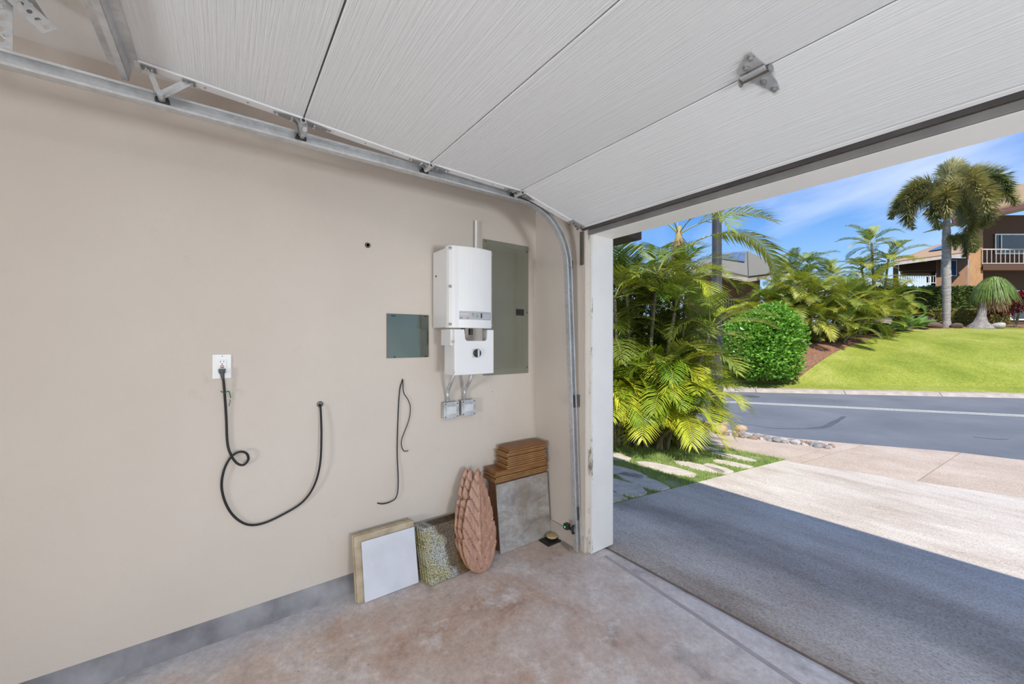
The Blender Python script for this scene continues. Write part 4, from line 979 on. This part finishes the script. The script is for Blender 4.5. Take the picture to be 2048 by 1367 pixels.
# taller palm behind with the pale crownshaft and the frond arching over the post
tp = at(1352, 640, 7.3)
tpz = gz(tp.y)
tall = thing('tall_garden_palm', (tp.x, tp.y, tpz), 'slim tall palm with pale crownshaft behind the areca clump', 'palm')
MB().tube([(tp.x, tp.y, tpz), (tp.x + .02, tp.y, 1.6), (tp.x + .03, tp.y, 2.55)], [.07, .05, .045], 12).build('trunk', M['cane'], tall, smooth=True)
MB().tube([(tp.x + .03, tp.y, 2.5), (tp.x + .03, tp.y, 2.75), (tp.x + .05, tp.y, 3.1), (tp.x + .06, tp.y, 3.5)], [.055, .095, .085, .04], 14).build('crownshaft', M['crownshaft'], tall, smooth=True)
fb = MB(); rn = random.Random(4)
for k in range(140):
    a = rn.uniform(0, 2 * PI); z = rn.uniform(2.45, 3.3); r = .09; x, y = tp.x + .03 + r * math.cos(a), tp.y + r * math.sin(a); q = rn.uniform(.1, .32)
    fb.add([(x, y, z), (x + .02, y, z), (x + q * math.cos(a), y + q * math.sin(a), z - rn.uniform(.1, .4))], [(0, 1, 2)])
fb.build('fibre_skirt', M['fibre'], tall, fix=False)
ARCH = frond_mesh('arching_frond', 2.6, 58, .50, .034, 2.45, .15, [G['areca_d'], M['rachis']], 31, .7, .9, .30, rr=.018, bpow=1.6)
az = math.atan2(RT.y, RT.x)
inst(ARCH, 'frond', tall, Vector((.05, 0, 3.02 - tpz)), (0, -.62, az), .92)
for k in range(6): inst(AD[k % 3], 'frond', tall, Vector((.05, 0, 3.35 - tpz)), (0, -1.1 + .12 * k, az + 1.3 + k * .9), 1.0)

# ================================================================== ACROSS THE ROAD
def hb(x, y): return -(x + 5.641) * .686 + (y - 16.665) * .727
def hs(x, y): return (x + 5.641) * .727 + (y - 16.665) * .686
def hill(x, y):
    b = hb(x, y)
    if b < .95: return -.56
    return -.56 + 3.25 * (1 - math.exp(-(b - .95) / 5.2)) if b < 14 else -.56 + 3.25 * (1 - math.exp(-13.05 / 5.2)) + (b - 14) * .03
kb = MB(); 
for i in range(24):
    p, q = far_line(-34 + i * 3.2, 0), far_line(-34 + (i + 1) * 3.2 - .02, 0); n = Vector((-.686, .727, 0))
    MB().prism([(0, 0), (.42, .02), (.42, .16), (.16, .14), (.06, .05)], (p.x, p.y, RZ - .01), n, (0, 0, 1), (q - p).normalized(), (q - p).length).build('kerb_stone', M['curb_stone'], None, kind='structure')
def terrain(name, m, s0, s1, b0, b1, ns, nb, dz=0, edge=None):
    vs = []; fs = []
    for i in range(ns + 1):
        for j in range(nb + 1):
            s = s0 + (s1 - s0) * i / ns
            bb0 = b0(s) if callable(b0) else b0; bb1 = b1(s) if callable(b1) else b1
            b = bb0 + (bb1 - bb0) * j / nb; p = far_line(s, b); vs.append((p.x, p.y, hill(p.x, p.y) + dz))
    n = len(vs); W = nb + 1; vs += [(x, y, z - .6) for x, y, z in vs]
    for i in range(ns):
        for j in range(nb):
            a = i * W + j; fs += [(a, a + W, a + W + 1, a + 1), (n + a, n + a + 1, n + a + W + 1, n + a + W)]
        for j in (0, nb):
            a = i * W + j; fs.append((a, a + W, n + a + W, n + a))
    for i in (0, ns):
        for j in range(nb):
            a = i * W + j; fs.append((a, a + 1, n + a + 1, n + a))
    o = MB().add(vs, fs).build(name, m, None, kind='structure')
    for p in o.data.polygons: p.use_smooth = False
    return o
terrain('ground_far', M['lawn'], -34, 44, .42, 70, 60, 90)
# red mulch bed edging the lawn on its left side
BED = [(-8, 1.1), (0, 1.1), (3.2, 1.32), (3.9, 1.93), (5, 2.9), (6, 3.8), (7.4, 4.9), (9.9, 6.85), (12, 8.6), (14, 9.8), (16, 10.2), (40, 10.3)]
def bed_lo(s):
    for (a, b), (c, d) in zip(BED, BED[1:]):
        if a <= s <= c: return b + (d - b) * (s - a) / (c - a)
terrain('mulch_bed', M['soil'], 2.2, 26, lambda s: bed_lo(s), lambda s: max(bed_lo(s) + 1.2, 15.0), 64, 30, .035)
terrain('planting_strip', M['soil'], -34, 44, .98, 1.10, 60, 1, .03)

FAR = [frond_mesh('far_frond', 1.75, 36, .52, .034, b, v, [G['areca_far'], M['rachis']], s, .85, .5, .16) for b, v, s in ((1.4, .4, 14), (1.9, .3, 15), (1.1, .5, 16))]
random.seed(8)
ftext = ['tallest far palm of the grove, at its right end above the others', 'palm at the grove left end beside the neighbour balcony', 'palm of the grove behind the glossy green bush', 'palm with yellow fronds in the grove centre', 'palm in the grove standing right of its centre', 'palm of the grove next to the small roof', 'low palm at the grove foot near the mulch', 'palm rising from the back of the grove', 'leftmost tall palm in the grove back row', 'small palm right of the grove before the hedge']
spec = [(1748, 23.0, 3.6, 478), (1530, 21.5, 2.6, 590), (1582, 20.8, 3.2, 560), (1640, 20.5, 3.0, 580), (1692, 21.5, 2.9, 575), (1718, 22.5, 2.2, 605), (1668, 20.2, .7, 675), (1622, 23.5, 4.2, 520), (1575, 24.0, 4.2, 530), (1785, 26, 2.2, 585)]
for k, (px, D, h, pyc) in enumerate(spec):
    p = at(px, 681, D); z = hill(p.x, p.y); topz = at(px, pyc, D).z; H = max(.5, topz - z - .2)
    rn = random.Random(60 + k)
    st = [(0, 0, rn.uniform(-.3, .3), rn.uniform(-.3, .3)), (.35, .2, rn.uniform(.1, .5), .2, .8), (-.35, .1, rn.uniform(-.6, -.1), -.1, .72), (.1, -.4, .1, -.4, .55), (-.6, -.3, -.3, -.2, .42), (.6, -.2, .3, .1, .36)]
    if k == 6: st = st[:3]
    palm('grove_palm', p.x, p.y, z, ftext[k], 'palm', 'palm grove across the road', H, 12 if k != 6 else 9, FAR, .95 if k not in (6, 9) else .65, st, r0=.07, r1=.05, elev=(.1, 1.3), seed=k + 3)

def leaf_cloud(name, n, sampler, ll, lw, m, parent, seed, updir=.5):
    r = random.Random(seed); b = MB(); off = wloc(parent)
    for _ in range(n):
        p, nrm = sampler(r); p = Vector(p); nrm = Vector(nrm)
        d = (nrm * r.uniform(.2, 1) + Vector((r.uniform(-1, 1), r.uniform(-1, 1), r.uniform(-.4, 1) * updir))).normalized()
        sd = d.cross(Vector((r.uniform(-1, 1), r.uniform(-1, 1), r.uniform(-1, 1)))).normalized(); l = ll * r.uniform(.7, 1.25); w = lw * r.uniform(.8, 1.2)
        c = d.cross(sd) * w * .18
        b.add([p, p + d * l * .5 + sd * w / 2 + c, p + d * l, p + d * l * .5 - sd * w / 2 + c], [(0, 1, 2), (0, 2, 3)])
    return b.build(name, m, parent, fix=False)
def blob_sampler(blobs):
    tot = sum(rx * rz for *_, rx, ry, rz in blobs)
    def f(r):
        q = r.uniform(0, tot)
        for (x, y, z, rx, ry, rz) in blobs:
            q -= rx * rz
            if q <= 0: break
        v = Vector((r.gauss(0, 1), r.gauss(0, 1), r.gauss(0, 1))).normalized(); k = r.uniform(.62, 1.0) if r.random() < .75 else r.uniform(.2, .7)
        k *= 1 + .10 * math.sin(v.x * 9 + x) * math.sin(v.z * 8 + z * 2)
        return (x + v.x * rx * k, y + v.y * ry * k, z + v.z * rz * k), v
    return f
def box_sampler(c, e1, e2, sx, sy, h):
    c = Vector(c); e1 = Vector(e1); e2 = Vector(e2)
    def f(r):
        u, v, w = r.uniform(-1, 1), r.uniform(-1, 1), r.uniform(0, 1); k = r.random()
        if k < .45: v = -1 + r.random() * .15; n = -e2
        elif k < .8: w = 1 - r.random() * .1; n = Vector((0, 0, 1))
        elif k < .9: u = math.copysign(1 - r.random() * .08, u); n = e1 * math.copysign(1, u)
        else: n = Vector((r.uniform(-1, 1), r.uniform(-1, 1), r.uniform(-1, 1)))
        bumpy = 1 + .06 * math.sin(u * 11) * math.sin(w * 7)
        return c + e1 * u * sx + e2 * v * sy * bumpy + Vector((0, 0, w * h * bumpy)), n
    return f
# the big glossy bush
bp_ = at(1525, 681, 17.2); bz_ = hill(bp_.x, bp_.y)
bush = thing('round_bush', (bp_.x, bp_.y, bz_), 'large rounded glossy green bush at the far kerb right of the lamp post', 'bush')
for k in range(5):
    a = k * 1.3; MB().tube([(bp_.x, bp_.y, bz_ - .05), (bp_.x + .5 * math.cos(a), bp_.y + .5 * math.sin(a), bz_ + 1.2), (bp_.x + 1.0 * math.cos(a), bp_.y + 1.0 * math.sin(a), bz_ + 2.3)], [.07, .05, .02], 6).build('branch', M['cane'], bush)
def bl(dx, dd, z, r1, r2): q = bp_ + RT * dx + FW * dd; return (q.x, q.y, bz_ + z, r1, r1, r2)
leaf_cloud('foliage', 22000, blob_sampler([bl(-.1, 0, 1.6, 1.45, 1.45), bl(-.85, -.1, 1.5, .95, 1.25), bl(.75, -.1, 1.75, .95, 1.2), bl(.2, -.3, 2.5, .9, .85), bl(-.4, -.4, .9, 1.2, .85), bl(.6, -.2, .8, .9, .75), bl(1.0, .1, 2.4, .5, .5)]), .16, .10, G['bush'], bush, 5)
# hedges behind the lawn
def hedge(name, px0, px1, D, h, d, n, ll, m, label, pyb):
    a, b_ = at(px0, pyb, D), at(px1, pyb, D); c = (a + b_) / 2; e1 = (b_ - a); L = e1.length; e1 = e1 / L; e2 = Vector((-e1.y, e1.x, 0)); e2 = e2 if e2.dot(FW) > 0 else -e2
    zb = min(a.z, hill(c.x, c.y))
    t = thing(name, (c.x, c.y, zb), label, 'hedge')
    leaf_cloud('foliage', n, box_sampler((c.x, c.y, a.z), e1, e2, L / 2, d, h), ll, ll * .55, m, t, int(px0))
    for k in range(int(L / .8)):
        q = a + e1 * (.4 + .8 * k); MB().tube([(q.x, q.y, zb - .05), (q.x, q.y, a.z + h * .7)], .04, 5).build('stem', M['cane'], t)
hedge('tall_hedge', 1725, 1938, 27.5, 2.1, .8, 9000, .28, G['hedge'], 'tall dark leafy hedge behind the foxtail palm trunk', 640)
hedge('clipped_hedge', 1862, 2002, 25.2, .95, .45, 6000, .13, G['clipped'], 'low clipped yellowish hedge behind the foxtail palm base', 650)

hedge('added_backdrop_hedge', 1130, 1452, 19.5, 2.3, .7, 9000, .24, G['hedge'], 'added dark green backdrop hedge across the road behind the areca palms', 735)  # made-up dark backdrop, covers the bank showing through the areca gaps
# broad-leaved plants on the bank
def broad_plant(px, D, n, L, label, seed, sc=1.0):
    p = at(px, 681, D); z = hill(p.x, p.y); t = thing('broad_leaf_plant', (p.x, p.y, z), label, 'plant', 'broad-leaved plants on the bank'); r = random.Random(seed)
    me = []
    for q in range(2):
        b = MB(); N = 7; rows = []
        for i in range(N + 1):
            k = i / N; w = .17 * math.sin(PI * (k * .92 + .04)) ** .7; ang = 1.2 * k; x = L * k * (1 - .12 * k); zz = L * (.10 * k - .32 * k * k)
            rows.append([(x, -w, zz + w * .35), (x, 0, zz), (x, w, zz + w * .35)])
        vs = [v for rw in rows for v in rw]; fs = [(i * 3 + j, i * 3 + j + 1, i * 3 + j + 4, i * 3 + j + 3) for i in range(N) for j in (0, 1)]
        me.append(b.add(vs, fs).mesh('leaf', G['banana']))
    for i in range(n): inst(r.choice(me), 'leaf', t, (r.uniform(-.15, .15), r.uniform(-.15, .15), .02), (r.uniform(-.2, .2), -r.uniform(.35, 1.25), r.uniform(0, 6.28)), r.uniform(.7, 1.15) * sc)
broad_plant(1770, 21.5, 16, 1.1, 'broad-leaved pale green plant nearest the small roof', 1)
broad_plant(1802, 22.5, 18, 1.3, 'largest broad-leaved plant in the middle of the bank', 2)
broad_plant(1832, 23.5, 16, 1.1, 'broad-leaved plant on the bank nearest the foxtail palm', 3)

# foxtail palm
fp = at(1893, 655, 24); fz = hill(fp.x, fp.y)
fox = thing('foxtail_palm', (fp.x, fp.y, fz), 'tall foxtail palm with grey ringed trunk and bushy plumes on the hill', 'palm')
tr = []
ftop = at(1897, 440, 24).z - fz
for k in lin(0, 1, 26): tr.append((.165 + .03 * math.sin(k * 2.6) - .07 * max(0, k - .8) * 4 * .5 + (.015 if int(k * 26) % 2 else 0) + .05 * max(0, .06 - k) * 20, k * ftop))
MB().lathe(tr, (fp.x, fp.y, fz), 18).build('trunk', M['trunk'], fox, smooth=True)
MB().lathe([(.11, 0), (.13, .3), (.10, 1.1), (.05, 1.5)], (fp.x, fp.y, fz + ftop - .05), 14).build('crownshaft', M['hedge_shaft'] if 'hedge_shaft' in M else M['rachis'], fox, smooth=True)
FX = [frond_mesh('foxtail_frond', 3.1, 330, .78, .075, b, 0, [G['foxtail'], M['rachis']], s, .7, .3, .14, True, .03) for b, s in ((1.7, 71), (2.5, 72), (1.2, 73))]
rn = random.Random(12); c0 = Vector((.0, 0, at(1897, 386, 24).z - fz))
for (ang, el, sc, mi) in ((0.0, .95, 1.1, 1), (-.25, .45, 1.0, 0), (.5, .55, 1.05, 1), (PI, .75, .85, 1), (2.75, .15, .85, 1), (PI - .3, .45, .75, 0), (.6, 1.15, 1.0, 2), (-1.1, .75, .85, 1), (-1.9, .70, .85, 1), (1.6, .6, 1, 0), (-.5, .05, .9, 1), (3.6, -.05, .85, 1), (-1.5, .25, .85, 1), (.15, .0, 1.0, 1), (-2.4, .2, .8, 1)):
    inst(FX[mi], 'frond', fox, c0, (0, -el, az + ang), sc * 1.27)
# older plume hanging in front of the trunk below the crown
for (ang, el, sc) in ((-.7, .35, .62), (-1.3, .30, .62), (-.2, .15, .60), (-1.9, .2, .45)):
    inst(FX[1], 'frond', fox, Vector((0, 0, at(1897, 478, 24).z - fz)), (0, -el, az + ang), sc)
# ponytail palm
pp_ = at(1962, 652, 23.2); pz = hill(pp_.x, pp_.y)
pony = thing('ponytail_palm', (pp_.x, pp_.y, pz), 'ponytail palm with swollen leaning trunk and mop of thin leaves', 'palm')
pts = [(pp_ + RT * dx, h, r) for dx, h, r in ((-.05, -.05, .62), (-.05, .12, .52), (-.02, .35, .30), (.02, .7, .20), (.12, 1.3, .15), (.30, 1.9, .12), (.55, 2.5, .10))]
MB().tube([(v.x, v.y, pz + h) for v, h, r in pts], [r for *_, r in pts], 16).build('trunk', M['ponytrunk'], pony, smooth=True)
hd = pp_ + RT * .72; hz_ = pz + 2.75
def mop(n, L, m, name, e0, e1, seed, cz):
    r = random.Random(seed); b = MB()
    for _ in range(n):
        a = r.uniform(0, 2 * PI); e_ = r.uniform(e0, e1); d = Vector((math.cos(a) * math.cos(e_), math.sin(a) * math.cos(e_), math.sin(e_))); p = Vector((hd.x, hd.y, hz_ + cz)); l = L * r.uniform(.8, 1.15); sd = d.cross(Vector((0, 0, 1))).normalized() * .022
        q = []
        for k in range(5):
            f = k / 4; q.append(p + d * l * f * (1 - .25 * f) + Vector((0, 0, -l * 1.0 * f * f)))
        b.add([v + sd * s * (1 - .2 * i) for i, v in enumerate(q) for s in (-1, 1)], [(2 * i, 2 * i + 1, 2 * i + 3, 2 * i + 2) for i in range(4)])
    b.build(name, m, pony, fix=False)
mop(2200, 1.30, G['pony'], 'leaf_mop', -.1, 1.45, 3, .0)
mop(800, .95, G['straw'], 'dry_skirt', -.8, .1, 4, -.35)
# red ti plants
def ti(px, D, H, label, seed, n=70):
    p = at(px, 681, D); z = hill(p.x, p.y); t = thing('ti_plant', (p.x, p.y, z), label, 'shrub'); r = random.Random(seed)
    for k in range(4): MB().tube([(p.x + r.uniform(-.1, .1), p.y, z - .05), (p.x + r.uniform(-.5, .5), p.y + r.uniform(-.2, .2), z + H * .7)], .03, 6).build('stem', M['cane'], t)
    b = MB(); L = .75
    rows = [[(L * k, -.075 * math.sin(PI * min(1, k * .9 + .05)), -.28 * L * k * k + .02), (L * k, 0, -.28 * L * k * k), (L * k, .075 * math.sin(PI * min(1, k * .9 + .05)), -.28 * L * k * k + .02)] for k in lin(0, 1, 5)]
    me = b.add([v for rw in rows for v in rw], [(i * 3 + j, i * 3 + j + 1, i * 3 + j + 4, i * 3 + j + 3) for i in range(5) for j in (0, 1)]).mesh('leaf', G['ti'])
    for i in range(n): inst(me, 'leaf', t, (r.uniform(-.6, .6), r.uniform(-.4, .4), H * r.uniform(.35, .85)), (r.uniform(-.3, .3), -r.uniform(.1, 1.3), r.uniform(0, 6.28)), r.uniform(.7, 1.1))
ti(2030, 22.9, 2.3, 'bushy red-leaved ti shrub right of the ponytail palm', 1, 110)
ti(1996, 23.9, 1.5, 'smaller dark red ti shrub close behind the ponytail trunk', 2, 60)
rock(*at(1868, 660, 23.6).xy, .35, hill(*at(1868, 660, 23.6).xy), 'lava_rock', 'dark lava rock left of the foxtail trunk base', 'rock', None, rock_mesh('lava', 31, M['lava']))
rock(*at(1912, 660, 23.4).xy, .30, hill(*at(1912, 660, 23.4).xy), 'lava_rock', 'dark lava rock right of the foxtail trunk base', 'rock', None, rock_mesh('lava', 32, M['lava']))
rock(*at(1995, 655, 22.8).xy, .36, hill(*at(1995, 655, 22.8).xy), 'garden_boulder', 'pale boulder right of the ponytail palm base', 'rock', None, rock_mesh('boulder', 33, ROCK[1]))
rock(*at(1853, 645, 24.6).xy, .50, hill(*at(1853, 645, 24.6).xy) + .1, 'lava_rock', 'big dark lava boulder at the hedge end left of the foxtail palm', 'rock', None, rock_mesh('lava', 34, M['lava']))

# ------------------------------------------------------------------ houses
Z3 = Vector((0, 0, 1))
def quadprism(mb, px0, px1, py0, py1, D, depth, mi=0):
    """upright box facing the street: photo extents at distance D, real depth behind"""
    a, b_ = at(px0, py1, D), at(px1, py0, D); w = (b_ - a); wv = RT * w.dot(RT); h = b_.z - a.z
    dn_ = (a + b_) / 2 - CAM; dn_.z = 0; dn_.normalize()
    return mb.prism([(0, 0), (wv.length, 0), (wv.length, h), (0, h)], a, RT, Z3, dn_, depth, mi)
def hpart(name, m, parent, *boxes, bevel=0, label=None):
    mb = MB()
    for b_ in boxes: quadprism(mb, *b_)
    return mb.build(name, m, parent, bevel=bevel, label=label)
def window(parent, px0, px1, py0, py1, D, glassm, mull=()):
    fr = MB(); u = .10 * FPX / D
    for b_ in ((px0, px1, py0, py0 + u), (px0, px1, py1 - u, py1), (px0, px0 + u, py0 + u, py1 - u), (px1 - u, px1, py0 + u, py1 - u)): quadprism(fr, *b_, D - .06, .08)
    for mx in mull: quadprism(fr, mx - u * .5, mx + u * .5, py0 + u, py1 - u, D - .06, .08)
    f = fr.build('window', M['h_white'], parent); hpart('pane', glassm, f, (px0 + u * .8, px1 - u * .8, py0 + u * .8, py1 - u * .8, D - .02, .03)); return f
def railing(parent, px0, px1, py0, py1, D, m, step=.14):
    u = FPX / D
    r_ = hpart('railing', m, parent, (px0, px1, py0, py0 + .08 * u, D, .06), (px0, px1, py1 - .06 * u, py1, D, .06))
    n = int((px1 - px0) / (step * u))
    me = None
    for k in range(n + 1):
        x = px0 + (px1 - px0) * k / max(n, 1); a = at(x, py1, D) - wloc(r_)
        if me is None:
            me = MB().box(-.02, .02, -.02, .02, 0, (py1 - py0) / u).mesh('baluster', m)
        inst(me, 'baluster', r_, a + FW * .03)
    return r_
def roof_slab(name, m, parent, eave, ridge, th=.16):
    """sloping slab from eave edge (2 points) to ridge edge (2 points)"""
    e0, e1 = [Vector(p) for p in eave]; r0, r1 = [Vector(p) for p in ridge]; n = (e1 - e0).cross(r0 - e0).normalized(); n = n if n.z > 0 else -n
    vs = [e0, e1, r1, r0]; vs += [v + n * th for v in vs]
    return MB().add(vs, [(0, 1, 2, 3), (4, 7, 6, 5), (0, 4, 5, 1), (1, 5, 6, 2), (2, 6, 7, 3), (3, 7, 4, 0)]).build(name, m, parent)
# right-hand house
D = 27.5
b0 = at(1990, 650, D); rh = thing('tan_house', (b0.x, b0.y, hill(b0.x, b0.y)), 'brown two-storey house with tan column and balcony at the right edge', 'house')
hpart('wall', M['h_dark'], rh, (1962, 2250, 430, 668, D + 1.0, 7.0))
hpart('column', M['h_col'], rh, (1937, 1952, 470, 650, D - .3, .5), (1951.5, 1966, 470, 650, D - .25, .5), bevel=.03)
hpart('upper_wall', M['h_tan'], rh, (1936, 1966, 425, 470.5, D - .2, .6))
window(rh, 1990, 2110, 467, 508, D + .98, M['pane'], (2003,))
window(rh, 2020, 2110, 580, 640, D + .98, M['pane'], ())
railing(rh, 1966, 2140, 497, 527, D - .35, M['rail'], .30)
hpart('balcony_slab', M['h_dark'], rh, (1966, 2250, 528, 540, D - .4, 1.4))
e0, e1 = at(1905, 439, D - 1.0), at(2300, 352, D - 3.5)
rfa = roof_slab('roof', M['h_roof'], rh, (e0, e1), (e0 + RT * 3.2 + FW * 5.0 + Z3 * 1.9, e1 + FW * 6.5 + Z3 * 1.9))
MB().bar(e0 - Z3 * .13, e1 - Z3 * .13, .10, .30).build('fascia', M['h_fascia_red'], rh)
MB().prism([(0, 0), (.001, 0), (1, 0)], e0, RT, Z3, FW, .001) if False else None
so0, so1 = e0 - Z3 * .22, e1 - Z3 * .22
roof_slab('soffit', M['h_fascia'], rh, (so0, so1), (so0 + FW * 2.5 + RT * .6, so1 + FW * 4.5), .04)
# middle house, behind the hedge
D = 38
b1 = at(1870, 600, D); mh = thing('tan_pavilion_house', (b1.x, b1.y, hill(b1.x, b1.y)), 'tan house with open lanai and shingle roof behind the hedge', 'house')
hpart('base_wall', M['h_tan'], mh, (1785, 1990, 585, 665, D, 8))
hpart('wall', M['h_tan'], mh, (1872, 1936, 516, 585.5, D, 6.0))
hpart('wall', M['h_tan'], mh, (1936.5, 1990, 535, 585.5, D + .3, 5.5))
hpart('lanai_back', M['h_dark'], mh, (1800, 1872, 516, 545, D + 2.5, 3.0))
hpart('lanai_post', M['h_tan'], mh, (1786, 1797, 522, 585, D - .1, .5))
hpart('lanai_beam', M['h_dark'], mh, (1797.5, 1871.5, 516, 541, D - .05, .5))
window(mh, 1881, 1914, 519, 552, D, M['pane_blue'], (1897,))
hpart('door_panel', M['h_dark'], mh, (1862, 1871.5, 541, 585, D + 1.0, .2))
railing(mh, 1797, 1872, 550, 566, D - .15, M['h_white'], .22)
for k, px in enumerate((1852, 1862)):
    hpart('lanai_chair', M['pane'], mh, (px, px + 7, 553, 566, D + .5, .5), label='dark chair back behind the lanai railing')
e0, e1 = at(1785, 527, D - 1.2), at(1945, 506, D - 1.2)
r0_, r1_ = at(1868, 494, D + 4), at(1925, 482, D + 4)
roof_slab('roof', M['h_roof'], mh, (e0, e1), (r0_, r1_), .2)
roof_slab('roof', M['h_roof'], mh, (e1, at(2000, 512, D + 5)), (r1_, r1_ + RT * .5), .2)
MB().bar(e0 - Z3 * .05, e1 - Z3 * .05, .12, .26).build('fascia', M['h_fascia'], mh)
MB().bar(e1 - Z3 * .05, at(1933, 514, D - 2.0), .12, .5).build('fascia', M['h_fascia_red'], mh)
q = [at(1858, 506, D + .4), at(1893, 500, D + .4)]
roof_slab('solar_panel', M['solar'], mh, (q[0] + Z3 * .18, q[1] + Z3 * .18), (at(1868, 498, D + 2.8) + Z3 * .14, at(1893, 490, D + 2.8) + Z3 * .14), .06)
# left-hand house with solar panels, behind the lamp post and the grove
D = 27
b2 = at(1460, 650, D); lh = thing('grey_roof_house', (b2.x, b2.y, hill(b2.x, b2.y)), 'house with grey shingle roof and balcony behind the lamp post', 'house')
hpart('wall', M['h_tan'], lh, (1372, 1520, 545, 700, D + .8, 6))
hpart('balcony', M['h_tan'], lh, (1440, 1530, 626, 642, D - .6, 1.3))
railing(lh, 1442, 1512, 596, 625, D - .6, M['rail'], .17)
hpart('post', M['rail'], lh, (1483, 1487, 594, 626, D - .66, .12))
e0, e1 = at(1378, 533, D - 1.2), at(1494, 556, D - 3.6)
pk0, pk1 = at(1462, 508, D + 3.5), at(1492, 505, D + 3.5)
roof_slab('roof', M['h_roof_grey'], lh, (e0, e1), (pk0, pk1), .16)
e2 = at(1580, 545, D + 6)
roof_slab('roof', M['h_roof_grey'], lh, (e1, e2), (pk1, pk1 + RT * .3 + FW * .3), .16)
MB().bar(e0 - Z3 * .10, e1 - Z3 * .10, .10, .26).build('fascia', M['rail'], lh)
MB().bar(e1 - Z3 * .10, e2 - Z3 * .10, .10, .26).build('fascia', M['rail'], lh)
v0, v1, v2, v3 = e0, e1, pk1, pk0
def on(u, w): a = v0.lerp(v1, u); b_ = v3.lerp(v2, u); n = (v1 - v0).cross(v3 - v0).normalized(); n = n if n.z > 0 else -n; return a.lerp(b_, w) + n * .22
for k in range(3):
    u0, u1 = .34 + .20 * k, .34 + .20 * (k + 1) - .012
    roof_slab('solar_panel', M['solar'], lh, (on(u0, .42), on(u1, .42)), (on(u0, .84), on(u1, .84)), .05)
# small garden pavilion by the bank
D = 21.5
b3 = at(1725, 690, D); pv = thing('garden_pavilion', (b3.x, b3.y, hill(b3.x, b3.y)), 'small low pavilion roof on posts beside the palm grove', 'pavilion')
e0, e1 = at(1690, 633, D + 1.0), at(1783, 640, D - .6)
k0, k1 = at(1680, 622, D + 3), at(1712, 620, D + 2.6)
roof_slab('roof', M['h_roof_grey'], pv, (e0, e1), (k0, k1), .10)
roof_slab('roof', M['h_roof_grey'], pv, (e1, at(1790, 632, D + 3.5)), (k1, k1 + RT * .3 + FW * .6), .10)
MB().bar(e0 - Z3 * .08, e1 - Z3 * .08, .10, .20).build('fascia', M['rail'], pv)
hpart('post', M['h_dark'], pv, (1746, 1751, 641, 690, D + .3, .16))
hpart('wall', M['h_dark'], pv, (1690, 1735, 640, 700, D + 1.2, 1.5))
